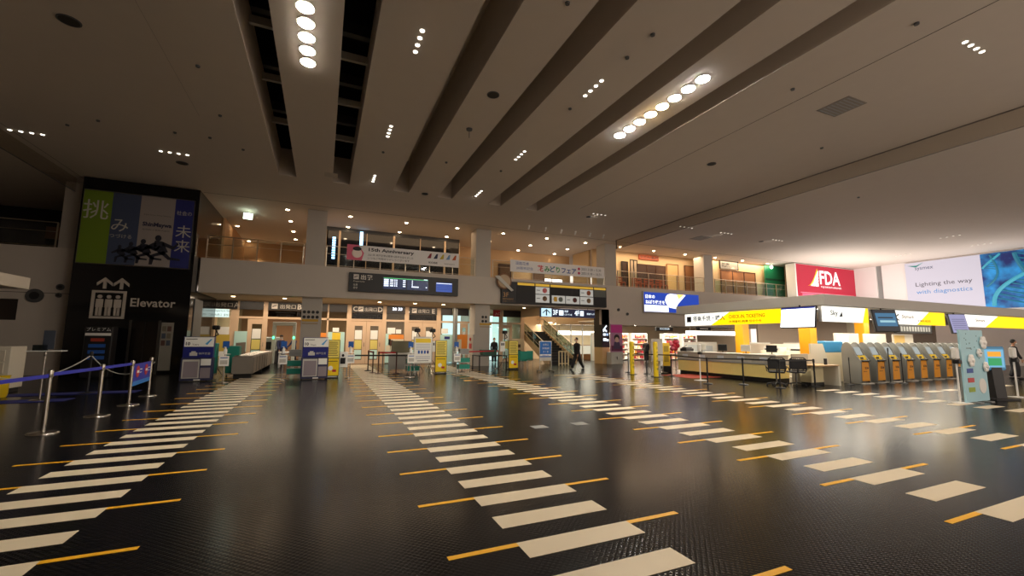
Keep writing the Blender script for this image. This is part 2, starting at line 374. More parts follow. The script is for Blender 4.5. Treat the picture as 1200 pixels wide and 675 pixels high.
for y in (.45,1.25):
    b.tube((.012,y,.74),(.022,y,.74),.14,M_RED,n=20).box(.02,.026,y-.09,y+.09,.71,.77,M_WHITE)
    b.box(.012,.02,y+.2,y+.4,.77,.79,M_WHITE).box(.012,.02,y+.2,y+.36,.7,.715,M_WHITE)
o2=b.build('no_entry_mark',ps[2]); o2.rotation_euler=o.rotation_euler
# chain posts behind
R=[(-5.2,13.2),(-4.9,14.6)]
ch=[stanchion((-6.3,14.6,0),'slim chrome post with a small tray, behind the nearest chrome barrier post',1.2,br=.19,r=.02)]
b=MB().box(-.3,.35,-.15,.15,1.2,1.22,M_WHITE).box(-.22,.0,-.08,.08,1.22,1.36,glass('9aa6aa',.8)); b.build('tray',ch[0])
MB().box(-.1,.12,.05,.07,1.25,1.72,mat('3f4450',.4)).build('notice',ch[0])
for i,(x,y,l) in enumerate(((-7.9,15.6,'black slim post standing left of the tray post'),(-7.5,15.2,'black slim post closest to the tray post on its left'),(-5.9,15.9,'black post with white cord between the tray post and the tower'))):
    s_=stanchion((x,y,0),l,1.35 if i<2 else 1.15,M_BLKM,r=.05 if i<2 else .03)
    if i==2:
        ck=MB(); pts=[(0,0,1.05)]
        def sagc(a,c,s,n=12): return [Vector(a).lerp(Vector(c),k/n)-Vector((0,0,s*4*(k/n)*(1-k/n))) for k in range(n+1)]
        ck.path(sagc((0,0,1.05),(1.78,-1.18,.9),.42),.014,M_LGREY,6).path(sagc((0,0,1.05),(-1.3,-2.4,.92),.45),.014,M_LGREY,6)
        ck.build('cord',s_)
for i,(x,y,w_,l) in enumerate(((-7.3,14.5,1.6,'long dark blue floor mat nearest the chrome posts'),(-6.4,16.0,1.6,'dark blue floor mat farther back near the tray post'))):
    tag(MB().box(x-w_,x+w_,y-.3,y+.3,.0,.012,mat('1d2470',.7),.004).build('floor_mat'),l,'mat')
# ------------------------------------------------------------------ departure front (glass doors, headers)
def X(u,Y=FAC,v=390): return aY(u,v,Y)[0]
zt=FB
fr=MB()
posts=[(244,247.5),(268.5,278.5),(307,312.5),(405.6,411),(447.5,452),(473.5,478.5),(511,516),(585,589),(610,614)]
for a,c in posts: fr.box(X(a),X(c),FAC-.06,FAC+.1,0,zt,M_TAN)
for a,c in ((382.4,384.4),(373,375)): fr.box(X(a),X(c),FAC-.05,FAC+.08,0,zt,M_TAN)
fr.box(X(529),X(531),FAC-.45,FAC-.3,0,zt,M_GREY).box(X(532.2),X(534.5),FAC-.3,FAC-.15,0,zt,M_GREY)
fr.box(X(244),X(614),FAC-.05,FAC+.08,2.62,2.74,M_TAN)
fr.box(X(244),X(614),FAC-.03,FAC+.06,3.58,zt,M_TAN)
struct(fr,'wall_departure_frame')
# glass
gb=MB()
zB=3.12
for a,c in ((247.5,268.5),(278.5,307),(375,382.4),(384.4,405.6),(452,473.5),(516,548),(589,610),(577,585)):
    gb.box(X(a),X(c),FAC,FAC+.015,0,zB,G_DOOR)
for a,c in ((312.5,353.5),(411,447.5),(478.5,511)): gb.box(X(a),X(c),FAC,FAC+.015,2.74,zB,G_DOOR)
struct(gb,'window_2')
# headers: each a black band
hl=[(247.5,276.5,'出発口 A','A'),(312.5,373,'✈ 出発口 B','B'),(411,447.5,'C','CD'),(478.5,511,'✈ 出発口 E','E')]
LW=mat('cfc6bd',.5)
MHB=mat('191415',.4)
def hdr(a,c,label):
    t=thing('door_header',label,'header',(0,FAC-.12,0)); MB().box(X(a),X(c),-.03,.02,zB,3.58,MHB).build('band',t); return t
def pict(b,x,z,s,y=-.034):
    b.box(x,x+s,y,y+.004,z,z+s,LW); b.prism([(x+.15*s,z+.3*s),(x+.85*s,z+.6*s),(x+.8*s,z+.72*s),(x+.12*s,z+.5*s)],y-.004,y,MHB,'y')
t=hdr(247.5,276.5,'black header reading gate A over the leftmost glass door'); MB().text('出発口',(X(249),-.034,3.22),.24,mat('a89f97',.5),w=.85).text('A',(X(272),-.034,3.21),.27,mat('a89f97',.5)).build('lettering',t)
t=hdr(279,307,'plain black header panel between gates A and B')
t=hdr(312.5,353.5,'black header reading gate B with a plane symbol'); b=MB(); pict(b,X(316.5),3.2,.3); b.text('出発口',(X(326.5),-.034,3.22),.25,LW,w=.8).text('B',(X(347),-.034,3.2),.3,LW,bold=.02); b.build('lettering',t)
t=hdr(375,382.4,'narrow black header panel just right of the grey column by gate B'); t=hdr(384.4,405.6,'plain black header panel just left of gate C')
t=hdr(411,447.5,'black header reading gates C and D over the double doors'); b=MB(); b.text('C',(X(412.2),-.034,3.2),.3,LW,bold=.02).text('D',(X(441.5),-.034,3.2),.3,LW,bold=.02).text('出発口',(X(426),-.034,3.22),.24,LW,w=.7); pict(b,X(418.3),3.2,.3); b.build('lettering',t)
t=hdr(452,473.5,'black header panel carrying the lit white digital clock')
t=hdr(478.5,511,'black header reading gate E left of the grey column'); b=MB(); pict(b,X(481.5),3.2,.3); b.text('出発口',(X(489),-.034,3.22),.24,LW,w=.7).text('E',(X(505),-.034,3.2),.3,LW,bold=.02); b.build('lettering',t)
t=hdr(516,528.8,'black header panel just right of gate E'); t=hdr(534.6,548,'black header panel between the grey pipe and grey column')
t=hdr(589,610,'black header panel over the door left of the stairs')
t=thing('red_header','red header sign right of the grey column with small white text','sign',(0,FAC-.1,0)); MB().box(X(577),X(585),-.03,.02,zB,3.58,M_RED).build('band',t); MB().text('入口',(X(579),-.034,3.24),.2,M_WHITE).build('lettering',t)
ck=thing('digital_clock','lit white digital clock above the doors reading 20 33','clock',(X(458)+.32,FAC-.12,3.4)); MB().box(-.36,.36,-.05,.05,-.12,.15,mat('20222c',.4)).build('housing',ck)
MB().text('20 33',(-.3,-.055,-.07),.17,mat('e8efff',.5,0,3),w=.6,bold=.01).build('digits',ck)
# sub signs on glass (second row)
ls=thing('lit_gate_sign','pale lit gate sign below the leftmost header','sign',(0,FAC-.1,0)); MB().box(X(247.5),X(267),-.02,.02,2.66,3.1,mat('cfe6df',.5,0,.9)).build('panel',ls)
MB().text('Departure Gate',(X(248.5),-.024,2.93),.13,M_DGREY,w=.85).text('出发口  출발구',(X(250),-.024,2.72),.13,M_DGREY,w=.75).build('lettering',ls)
for a,c,l,ll in ((312.5,353.5,'B','greyed glass sign row below the gate B header'),(411,447.5,'C D','greyed glass sign row below the gates C and D header'),(478.5,511,'E','greyed glass sign row below the gate E header')):
    t=thing('glass_sign',ll,'sign',(0,FAC-.02,0)); MB().box(X(a),X(c),-.01,.01,2.76,3.1,glass('8d877c',.7)).build('panel',t)
    bb=MB().text('Departure Gate',(X(a)+.4,-.014,2.95),.11,MHB,w=1.0).text('出发口 출발구',(X(a)+.45,-.014,2.79),.11,MHB,w=.85)
    if l=='C D': bb.text('C',(X(412.5),-.014,2.82),.24,MHB).text('D',(X(441.5),-.014,2.82),.24,MHB)
    else: bb.text(l,(X(c)-.3,-.014,2.82),.24,MHB)
    bb.build('lettering',t)
# door leaves
def leaf(u0,u1,label,nm,win=.55,ang=0,Y=FAC):
    x0,x1=X(u0),X(u1); w_=x1-x0
    t=thing(nm,label,'door',((x0+x1)/2,Y,0)); h=w_/2
    b=MB(); s=.17*w_+.06
    b.box(-h,-h+s,-.03,.03,.01,2.6,M_TAN).box(h-s,h,-.03,.03,.01,2.6,M_TAN).box(-h+s,h-s,-.03,.03,2.32,2.6,M_TAN).box(-h+s,h-s,-.03,.03,.01,.25,M_TAN); b.build('door_frame',t)
    MB().box(-h+s,h-s,-.005,.005,.25,2.32,G_DOOR).build('pane',t)
    bb=MB().box(-h+s+.03,h-s-.03,-.02,-.008,1.5,2.05,M_PAPER).box(-h+s+.03,h-s-.03,-.02,-.008,.9,1.45,mat('d8c870',.6)).box(-h+s+.03,h-s-.03,-.02,-.008,.3,.85,mat('bfe0dc',.6)); bb.build('paper_notice',t)
    MB().tube((h-s*.5,-.05,1.05),(h-s*.5,-.05,1.3),.015,M_STEELD,n=8).build('handle',t)
    return t
leaf(289.5,311.5,'open tan door with a yellow notice, left of the gate B passage','swing_door')
leaf(411,429,'left tan door leaf under the gates C and D header','swing_door'); leaf(429.3,447.5,'right tan door leaf under the gates C and D header','swing_door')
leaf(478.5,494.5,'left tan door leaf under the gate E header','swing_door'); leaf(494.8,511,'right tan door leaf under the gate E header','swing_door')
leaf(539,548,'narrow tan door between the grey pipe and the column','swing_door'); leaf(585.5,600,'tan door with small window under the red header','swing_door')
# posters on the glass
def poster(u0,u1,v0,v1,Y,label,base,spots,name='glass_poster',group=None):
    x0,z1=aY(u0,v0,Y); x1,z0=aY(u1,v1,Y); z0=max(z0,.05)
    t=thing(name,label,'poster',(x0,Y,z0),0,group); w_,h=x1-x0,z1-z0
    MB().box(0,w_,-.012,0,0,h,base).build('sheet',t); b=MB()
    for (a,c,d,e,m_) in spots: b.box(a*w_,c*w_,-.018,-.012,d*h,e*h,m_)
    if spots: b.build('printing',t)
    return t
Y0=FAC-.1; OR=mat('e58a34',.6); CY=mat('b9ded8',.6); CYD=mat('8ecac6',.6); YP=mat('e3c53a',.6); BG=mat('d8cdb4',.6)
poster(455.5,472.5,392,411,Y0,'orange and beige poster on the glass between gates D and E',BG,[(0,1,.72,1,OR),(.35,.8,.1,.6,OR),(.1,.3,.3,.65,M_DWOOD)])
poster(452,457,391,427,Y0,'pale cyan film on the glass right beside gate D',CY,[(.1,.9,.4,.6,BG)])
poster(516,531,392,426,Y0,'pale cyan film with a dark blue mark right of gate E',CY,[(.3,.7,.83,.93,M_NAVY)])
poster(535,547.5,392,411,Y0,'orange poster on the glass beside the grey pipe',OR,[(.1,.45,.0,.7,BG)])
poster(384.5,402,389,427,Y0,'large pale cyan film behind the yellow board left of gate C',CY,[(.25,.75,.75,.98,YP)])
poster(374.5,382,390,395,Y0,'orange and white small sheet beside the column by gate B',OR,[])
poster(256,268,383,392,Y0,'small white notice on the glass at gate A',M_PAPER,[]); poster(254,267,392,420,Y0,'yellow notice on the glass at gate A',mat('c8ad4a',.6),[(.1,.9,.1,.3,M_PAPER)])
poster(275,288,388,412,Y0,'pale cyan film on the glass between gates A and B',CY,[])
poster(454,463,384,391,Y0,'white sheet above the orange poster, left one',M_PAPER,[]); poster(464,470,386,391,Y0,'white sheet above the orange poster, right one',M_PAPER,[])
poster(517,525,385,391,Y0,'white sheet above the cyan film right of gate E',M_PAPER,[]); poster(390,397,384,391,Y0,'white sheet above the cyan film left of gate C',M_PAPER,[])
poster(600,614,397,427,FAC-.1,'beige board with brown squares left of the stairs',mat('d9c6a4',.6),[(.1,.35,.6,.75,M_DWOOD),(.1,.35,.35,.5,M_DWOOD),(.45,.7,.6,.75,M_DWOOD),(.45,.7,.35,.5,M_DWOOD)])
# interior behind the doors
struct(MB().box(-5.3,12.95,35.8,36,0,FB,mat('b88c66',.7)).box(9.6,9.75,FAC+.3,35.8,0,FB,mat('cfe2df',.6)),'wall_security')
struct(MB().box(-5.5,-5.3,27.9,36,0,5.05,M_TANW).box(-5.5,-5.3,27.9,34.6,FZ-.02,H,mat('b98f66',.7)).box(LX,-5.5,35.8,36,0,H,M_VOID),'wall_side')
struct(MB().box(12.95,13.1,FAC,36,0,5.05,M_TANW).box(12.95,13.1,W+.26,FAC,3.12,5.05,M_TANW),'wall_stair_left')
for i,(x,y,w_,l) in enumerate(((-3.9,30.5,1.6,'leftmost lit tube behind gate A'),(-1.4,31.5,1.6,'lit ceiling tube behind gate B'),(1.5,33,1.4,'lit ceiling tube behind gate C'),(5.5,33,1.4,'lit ceiling tube behind gates D and E'))):
    t=thing('ceiling_tube_light',l,'light',(x,y,FB)); MB().box(-w_/2,w_/2,-.08,.08,-.07,0,M_WHITE).build('housing',t); MB().box(-w_/2+.03,w_/2-.03,-.05,.05,-.1,-.071,mat('fff1d8',.5,0,9)).build('tube',t)
for i,(u0,u1,v0,l) in enumerate(((508,513,365,'tall white lit wall screen seen right of gate E'),(534,542,365,'tall white lit screen right of the grey pipe'))):
    x0,z0=aY(525 if i==0 else 534,365,29.5);x1,_=aY(529 if i==0 else 540,365,29.5)
    tag(MB().box(x0-.35,x1,29.5,29.6,0.02,3.2,mat('d7f0f0',.5,0,1.2)).build('lit_screen'),l,'screen')
tag(MB().box(11.5,12.9,30.3,30.4,0.02,3.3,mat('cfeee8',.5,0,1.0)).build('lit_screen'),'pale cyan lit wall screen behind the door left of the stairs','screen')
# walk-through gate
x,_=aY(332.5,400,30); t=thing('metal_detector_gate','pale walk-through metal detector with green lights behind gate B','gate',(x,30,0))
for s_ in (-.55,.55):
    MB().box(s_-.09,s_+.09,-.25,.25,0,2.3,mat('cfd6d0',.5),.02).build('side_panel',t)
    MB().box(s_-.04,s_+.04,-.27,-.25,1.5,1.62,mat('30f07a',.5,0,8)).build('indicator_light',t)
MB().box(-.64,.64,-.25,.25,2.3,2.52,mat('cfd6d0',.5),.02).build('header',t)
for i,(u,y,l) in enumerate(((316,31,'pale x-ray scanner behind gate B'),(281,32,'grey x-ray scanner behind gate A'))):
    x,_=aY(u,400,y); x=max(x,-4.2); t=thing('baggage_scanner',l,'scanner',(x,y,0)); MB().box(-.7,.7,-.5,.5,.75,1.6,mat('c4ccca',.4),.06).build('housing',t); MB().box(-.9,.9,-.4,.4,.0,.72,M_DGREY,.03).build('base',t); MB().box(-.4,.4,-.52,-.5,.85,1.3,M_BLK).build('opening',t)
# ------------------------------------------------------------------ boards on the fascia
x0,z1=aY(409.5,318.5,23.6);x1,_=aY(537.5,326,23.6);_,z0=aY(409.5,341,23.6)
t=thing('departure_board','long black departures board with blue flight screens under the anniversary banner','board',(x0,W-.16,z0)); w_=x1-x0;h=z1-z0
MB().box(0,w_,0,.15,0,h,M_BLK,.01).build('housing',t)
LB=mat('d8d0c4',.5)
b=MB(); pict(b,.22,h-.36,.26,-.006); b.text('出発',(.58,-.002,h-.37),.27,LB,w=.6,bold=.02).text('Departure',(.22,-.002,h-.52),.09,LB,w=.55).text('出发',(.22,-.002,h-.7),.11,LB).text('출발',(.22,-.002,h-.86),.11,LB); b.build('lettering',t)
SB=mat('1a2c52',.3,0,.55); SW=mat('dfe9ff',.4,0,1.2); SG=mat('3c8c50',.4,0,1.5)
b=MB().box(1.72,2.93,-.012,0,h*.22,h*.83,SB).box(2.98,4.15,-.012,0,h*.22,h*.83,SB).box(4.6,5.52,-.012,0,h*.2,h*.72,mat('23479a',.3,0,.8)); b.build('screen',t)
b=MB().box(1.74,4.13,-.016,-.012,h*.78,h*.82,SG)
for i in range(4):
    z=h*.70-i*.105
    b.box(1.76,2.0,-.016,-.012,z-.03,z+.05,SW).box(2.08,2.25,-.016,-.012,z-.02,z+.035,SW).box(2.3,2.36,-.016,-.012,z-.02,z+.04,SW).box(2.4,2.46,-.016,-.012,z-.02,z+.04,SW).box(2.76,2.9,-.016,-.012,z-.02,z+.03,SW)
    b.box(3.24,3.29,-.016,-.012,z-.02,z+.04,SW)
    b.box(4.62,5.5,-.016,-.012,z-.06,z-.045,mat('0d1a40',.4))
b.box(3.24,3.62,-.016,-.012,h*.70-.34,h*.70-.28,SW).box(4.02,4.08,-.016,-.012,h*.70-.34,h*.70-.28,SW).box(4.62,5.5,-.016,-.012,h*.66,h*.69,SW).box(3.9,4.1,-.016,-.012,h*.8,h*.84,SW)
b.build('flight_rows',t)
def banner(u0,u1,vt,vb,label,Y=23.68):
    x0,z1=aY(u0,vt,Y);x1,_=aY(u1,vt,Y);_,z0=aY(u0,vb,Y)
    t=thing('banner',label,'banner',(x0,Y,z0)); MB().box(0,x1-x0,-.01,.01,0,z1-z0,mat('e6e2e0',.7)).build('cloth',t); return t,x1-x0,z1-z0
t,w_,h=banner(407,538,286,304,'long white anniversary banner hung on the railing above the departures board')
PK=mat('d9607c',.6); b=MB().prism([(0,0),(0,h),(.55,h),(.85,.5*h),(.75,0)],-.016,-.011,PK,'y').ell((.5,-.02,.45*h),(.26,.004,.3*h),mat('f0dcd0',.6)).ell((.5,-.022,.75*h),(.22,.004,.14*h),M_BLKM)
for k,c in enumerate(('8a2030','2a2f50','b8a020','6f8fb8','c05a28')):
    x=w_-1.85+k*.36; b.prism([(x,.5*h),(x+.22,.52*h),(x+.26,.86*h),(x+.17,.84*h)],-.018,-.011,mat(c,.6),'y')
b.build('picture',t)
DK=mat('3b3b44',.6)
MB().text('15th Anniversary',(1.08,-.012,.58*h),.24,mat('23232c',.6),bold=.03,w=2.4).text('2021年 神戸空港は開港15周年を迎えました',(1.05,-.012,.34*h),.12,mat('44444c',.6),w=2.4).text('いつもご利用ありがとうございます',(1.05,-.012,.12*h),.12,mat('44444c',.6),w=2.2).text('KOBE',(w_-1.75,-.012,.15*h),.11,DK,bold=.02,w=.5).text('kansai airports',(w_-.85,-.012,.14*h),.1,DK,w=.6).build('lettering',t)
t,w_,h=banner(598,708,304,318,'long white flower festival banner hung above the restaurant board')
TB=mat('2d4f9a',.6)
b=MB().text('淡路花博',(.35,-.012,.6*h),.2,TB,w=.9).text('20周年記念',(.4,-.012,.22*h),.18,TB,w=1.15)
b.text('花',(1.85,-.012,.16*h),.42,mat('d04040',.6),bold=.03).text('み',(2.35,-.012,.18*h),.36,mat('2f8a40',.6),bold=.03).text('ど',(2.75,-.012,.2*h),.4,mat('2f6a9a',.6),bold=.03).text('り',(3.2,-.012,.18*h),.38,mat('3a9a4a',.6),bold=.03)
b.text('フェア',(3.6,-.012,.18*h),.34,TB,bold=.03,w=1.1).text('2021.3.20 ~ 5.30',(5.1,-.012,.58*h),.16,DK,w=1.55).text('2021.9.18 ~ 10.31',(5.1,-.012,.2*h),.16,DK,w=1.55).text('●',(4.82,-.012,.56*h),.18,mat('c03a60',.6)).text('●',(4.82,-.012,.18*h),.18,mat('c03a60',.6))
b.build('lettering',t)
# restaurant board
x0,z1=aY(588,329,23.6);x1,_=aY(711,337,23.6);_,z0=aY(588,355,23.6)
t=thing('restaurant_board','wide black restaurant board with food pictures above the stairs','board',(x0,W-.16,z0)); w_=x1-x0;h=z1-z0
MB().box(0,w_,0,.15,0,h,M_BLK,.01).build('housing',t)
GY=mat('d2a436',.5,0,.55); b=MB()
for a,c in ((.14,.29),(.3,.43),(.44,.86),(.87,.99)): b.box(a*w_,c*w_,-.012,0,.86*h,.97*h,GY)
b.build('gold_strip',t)
PW=mat('e2dfd6',.5,0,.3); b=MB(); cells=[(.3,.43,.5,.84),(.3,.43,.1,.48),(.45,.58,.1,.48),(.585,.72,.1,.48),(.725,.86,.5,.84),(.725,.86,.1,.48)]
for a,c,d,e in cells: b.box(a*w_+.01,c*w_-.01,-.012,0,d*h,e*h-.02,PW)
b.box(.13*w_,.29*w_,-.012,0,.05*h,.84*h,M_BLKM).box(.44*w_,.72*w_,-.012,0,.5*h,.84*h,M_BLKM).box(.87*w_,.99*w_,-.012,0,.5*h,.84*h,mat('5b605c',.5)).box(.87*w_,.99*w_,-.012,0,.05*h,.48*h,M_BLKM)
b.build('picture_panel',t)
b=MB(); 
for (a,c,d,e),col in zip(cells,('c9656a','7a5a40','6a7670','5a2a24','9a5230','80684c')):
    cx2=(a*.35+c*.65)*w_; cz=(d+e)/2*h
    b.tube((cx2,-.022,cz),(cx2,-.012,cz),.16,mat(col,.6),n=16)
    b.box(a*w_+.08,a*w_+.32,-.018,-.012,cz-.02,cz+.02,M_DGREY)
b.box(.47*w_,.5*w_,-.02,-.012,.18*h,.4*h,mat('dfae2a',.5)); b.build('food_picture',t)
MB().text('3F',(.12,-.004,.28*h),.28,mat('b78a52',.5),w=.35).text('RESTAURANT',(.1,-.004,.16*h),.09,mat('b78a52',.5),w=.7).text('展望レストラン',(.1,-.004,.06*h),.09,mat('8a6a42',.5),w=.8).build('lettering',t)
b=MB().tube((.15,-.08,h-.02),(.15,-.03,h-.02),.48,mat('7a5436',.6),n=28).tube((.15,-.1,h-.02),(.15,-.08,h-.02),.4,mat('b9a184',.6),n=28)
b.prism([(-.5,h+.25),(-.2,h+.3),(.75,h-.55),(.6,h-.62),(.2,h-.32)],-.14,-.1,M_LGREY,'y'); b.build('round_plate',t)
# hanging sign 3F 4F
x0,z1=aY(634,360.7,23.86);x1,_=aY(697,363,23.86);_,z0=aY(634,371,23.86)
t=thing('hanging_direction_sign','dark blue hanging sign with white arrow pointing up to 3F and 4F','sign',(x0,23.86,z0)); w_=x1-x0;h=z1-z0
MB().box(0,w_,0,.18,0,h,mat('101a3e',.4,0,.4),.01).build('housing',t); SWH=mat('e4f4ff',.4,0,1.2)
b=MB().box(.02,.75,-.008,0,.02,h-.02,mat('bfe6f5',.4,0,.9)); b.build('arrow_panel',t)
MB().box(.34,.43,-.014,-.008,.08,h-.14,mat('0a1330',.5)).prism([(.12,h*.5),(.385,h-.06),(.65,h*.5),(.65,h*.36),(.385,h*.76),(.12,h*.36)],-.014,-.008,mat('0a1330',.5),'y').build('arrow',t)
MB().text('3F',(.85,-.004,.13),h*.6,SWH,w=.36,bold=.01).box(1.3,1.62,-.008,0,.12,h*.8,SWH).text('展望',(1.7,-.004,.32),.13,SWH).text('レストラン街',(1.7,-.004,.12),.12,SWH,w=.55).text('4F',(2.45,-.004,.13),h*.6,SWH,w=.36,bold=.01).box(2.88,3.15,-.008,0,.12,h*.8,SWH).text('展望デッキ',(3.4,-.004,.2),.13,SWH,w=.6).build('lettering',t)
for s_ in (.5,w_-.5): MB().tube((s_,.09,h),(s_,.09,FB-z0),.02,M_STEELD,n=8).build('hanger',t)
# lit blue advert
x0,z1=aY(754,342,W-.1);x1,_=aY(818,346.5,W-.1);_,z0=aY(754,365,W-.1)
t=thing('lit_advert','bright blue and white lit advert with Japanese text on the right fascia','advert',(x0,W-.1,z0)); w_=x1-x0;h=z1-z0
MB().box(-.06,w_+.06,-.03,.1,-.06,h+.06,M_LGREY).build('frame',t); LBU=mat('1340b0',.4,0,.7); LWH=mat('f6f9ff',.4,0,1.1)
MB().box(0,w_,-.045,-.03,0,h,LBU).build('panel',t)
b=MB().box(.02,2.2,-.055,-.045,.02,.35*h,LWH)
b.prism([(1.9,.62*h),(1.98,.8*h),(2.15,.93*h),(2.4,h*.98),(3.9,h*.96),(3.1,.45*h),(2.9,.2*h),(2.3,.25*h),(2.0,.45*h)],-.055,-.046,LWH,'y').prism([(3.0,.97*h),(3.7,.97*h),(3.2,.72*h)],-.06,-.055,mat('ffc85a',.4,0,1.6),'y').ell((4.5,-.05,.3*h),(.28,.008,.12*h),LWH)
b.build('picture',t)
MB().text('日本の',(.12,-.048,.68*h),.28,LWH,w=.85,bold=.03).text('ねばり強さを',(.12,-.048,.4*h),.28,LWH,w=1.75,bold=.03).build('lettering',t)
# small fittings on fascia right
for (u,v,l) in ((724.5,363,'larger dark round fitting on the fascia left of the blue advert'),(735,368,'smaller dark round fitting on the fascia below the larger one')):
    x,z=aY(u,v,W); tag(MB().tube((x,W-.06,z),(x,W,z),.1,M_DGREY,n=16).tube((x,W-.08,z),(x,W-.06,z),.05,M_BLK,n=12).build('wall_fitting'),l,'fitting')
# pylon
x0,_=aY(706.3,390,W-.1); x1,_=aY(715.3,390,W-.1)
t=thing('sign_pillar','dark pillar with lit white symbols standing on a tan base right of the stairs','sign',((x0+x1)/2,W+.0,0)); w_=(x1-x0)/2
MB().box(-w_,w_,0,.9,0,1.08,mat('c9a877',.6)).build('base',t); MB().box(-w_,w_,0,.9,1.08,FB-.02,M_BLK).build('panel',t)
b=MB().prism([(-.22,2.25),(.05,2.55),(.12,2.48),(-.05,2.32),(.12,2.15),(.05,2.08),(-.12,2.22),(-.12,2.1),(-.2,2.1)],-.012,-.001,SWH,'y').box(-.2,.0,-.012,0,1.85,2.0,SWH).box(.04,.2,-.012,0,1.85,2.0,mat('9ab4d8',.4,0,1)).box(-.2,.05,-.012,0,1.5,1.68,SWH).box(.08,.22,-.012,0,1.48,1.62,SWH); b.build('symbols',t)
# pink poster machine
x0,_=aY(716,400,23.2);x1,_=aY(729.5,400,23.2); t=thing('poster_locker','white cabinet with a tall pink fashion poster above it','poster stand',((x0+x1)/2,23.2,0)); w_=(x1-x0)/2
MB().box(-w_,w_,0,.5,0,.78,M_LGREY,.01).build('cabinet',t); MB().box(-w_,w_,.0,.1,.78,2.6,mat('b07ea0',.5)).build('poster',t)
b=MB().box(-w_+.02,w_-.02,-.01,0,2.05,2.55,mat('c2308e',.5)).box(-w_+.02,w_-.02,-.01,0,.85,1.2,mat('6a2a50',.5)).ell((0,-.012,1.6),(.16,.01,.2),mat('caa79a',.6)).prism([(-.3,1.0),(.3,1.0),(.22,1.42),(-.2,1.45)],-.015,0,mat('4a3a5a',.6),'y').ell((0,-.01,1.72),(.22,.008,.22),mat('2a1c1c',.6)); b.build('picture',t)
MB().box(-.02,.02,-.012,0,.3,.5,M_BLK).build('handle',t)
# ------------------------------------------------------------------ column signs and fire box
for i,(u,l,zc) in enumerate(((364,'black pictograms and ochre strip on the left grey column',2.9),(569.5,'black pictograms and ochre strip on the grey column beside the fire box',2.9))):
    x,z=aY(u,372,W+.24); t=thing('pictogram_sign',l,'sign',(x,W+.255,2.75)); b=MB()
    for r_ in range(2):
        for c_ in range(4 if i==0 else 2): b.tube((-.3+c_*.2+(.1 if i else 0),-.01,.12-r_*.25),(-.3+c_*.2+(.1 if i else 0),0,.12-r_*.25),.08,M_BLK,n=12)
    b.build('pictograms',t); MB().box(-.4,.36,-.01,0,-.36,-.24,mat('c69a2c',.5)).box(-.38,.34,-.01,0,-.48,-.44,mat('9a7a3a',.5)).build('strip',t)
t=thing('fire_hydrant_box','tall grey fire hydrant box with red lamp on the side of the column','fire box',(8.67-.47,24.5,0),0)
MB().box(-.1,-.001,-.45,.5,.02,1.85,mat('b3aba2',.5),.01).build('door',t); MB().box(-.12,-.1,-.2,.25,1.0,1.3,M_RED).build('red_panel',t)
b=MB().tube((-.14,.02,1.55),(-.1,.02,1.55),.1,M_RED,n=16); b.build('lamp',t)
# ------------------------------------------------------------------ queue furniture in front of the gates
def advert_stand(loc,label,w_=.92,h=1.5):
    t=thing('advert_stand',label,'advert stand',loc,0,'navy advert stands'); k=w_/2
    MB().box(-k,k,-.12,.25,.03,h*.52,mat('2c2e52',.5),.015).build('lower_case',t)
    MB().box(-k+.02,k-.02,-.05,.18,h*.52,h*.98,M_NAVY,.01).build('upper_case',t)
    b=MB().box(-k+.05,k-.02,-.065,-.05,h*.76,h*.97,M_PAPER).prism([(k*.4,h*.82),(k*.75,h*.93),(k*.85,h*.93),(k*.55,h*.8)],-.072,-.065,mat('4aa0d8',.5),'y').text('10',(-k*.8,-.066,h*.79),.12,DK,bold=.03).text('Years',(-k*.4,-.066,h*.79),.06,DK).box(-k*.8,-k*.1,-.07,-.065,h*.92,h*.935,M_DGREY); b.build('title_board',t)
    MB().box(-.25,-.02,-.06,-.05,h*.56,h*.63,M_LGREY).box(-.2,-.07,-.06,-.05,h*.63,h*.66,M_LGREY).text('神戸空港',(.02,-.052,h*.58),.09,M_LGREY,w=.35).build('lettering',t)
    MB().box(-k+.06,k*.2,-.14,-.12,.12,h*.48,M_LGREY).box(-k+.1,k*.2-.04,-.145,-.14,.15,h*.44,mat('8a7f86',.5)).box(k*.26,k-.05,-.14,-.12,.35*h,.49*h,M_PAPER).box(k*.26,k-.05,-.14,-.12,.12,.3*h,mat('8d8288',.5)).build('showcase',t)
    MB().box(-k*.1,k*.3,-.14,-.1,.04,.08,M_WHITE).build('foot_label',t)
    return t
a1=advert_stand((-4.05,18.85,0),'navy advert stand with a white title board, leftmost, beside the black tower',.95,1.62)
a2=dup(a1,(-.2,18.35,0),'navy advert stand with a white title board, next to a yellow notice board')
def yellow_board(loc,label,h=1.5):
    t=thing('yellow_notice_board',label,'notice board',loc,0,'tall yellow notice boards'); k=.25
    MB().box(-k-.02,k+.02,-.03,.03,.08,h,mat('2a2518',.5),.01).build('frame',t)
    b=MB().box(-k,k,-.045,-.03,h*.53,h-.02,mat('f0dc6a',.5)).box(-k,k,-.045,-.03,.1,h*.51,mat('f0cc10',.5)); b.build('sheet',t)
    b=MB()
    for i in range(9): b.box(-k+.05,k-.05-.08*random.random(),-.049,-.045,h*.93-i*.065,h*.93-i*.065+.022,mat('6a5a20',.6))
    b.box(-k+.05,k-.05,-.05,-.045,h*.43,h*.45,mat('6a5a20',.6)).box(.02,.16,-.05,-.045,h*.16,h*.22,M_RED).tube((-.05,-.05,h*.26),(-.05,-.045,h*.26),.09,M_PAPER,n=14); b.build('printing',t)
    MB().box(-k,k,-.15,.25,0,.04,M_BLK,.01).build('base',t)
    for sx in (-k+.03,k-.03): MB().box(sx-.02,sx+.02,-.02,.02,.04,.12,M_BLK).build('leg',t)
    return t
y1=yellow_board((.42,18.7,0),'tall yellow notice board beside the navy advert stand right of the left column')
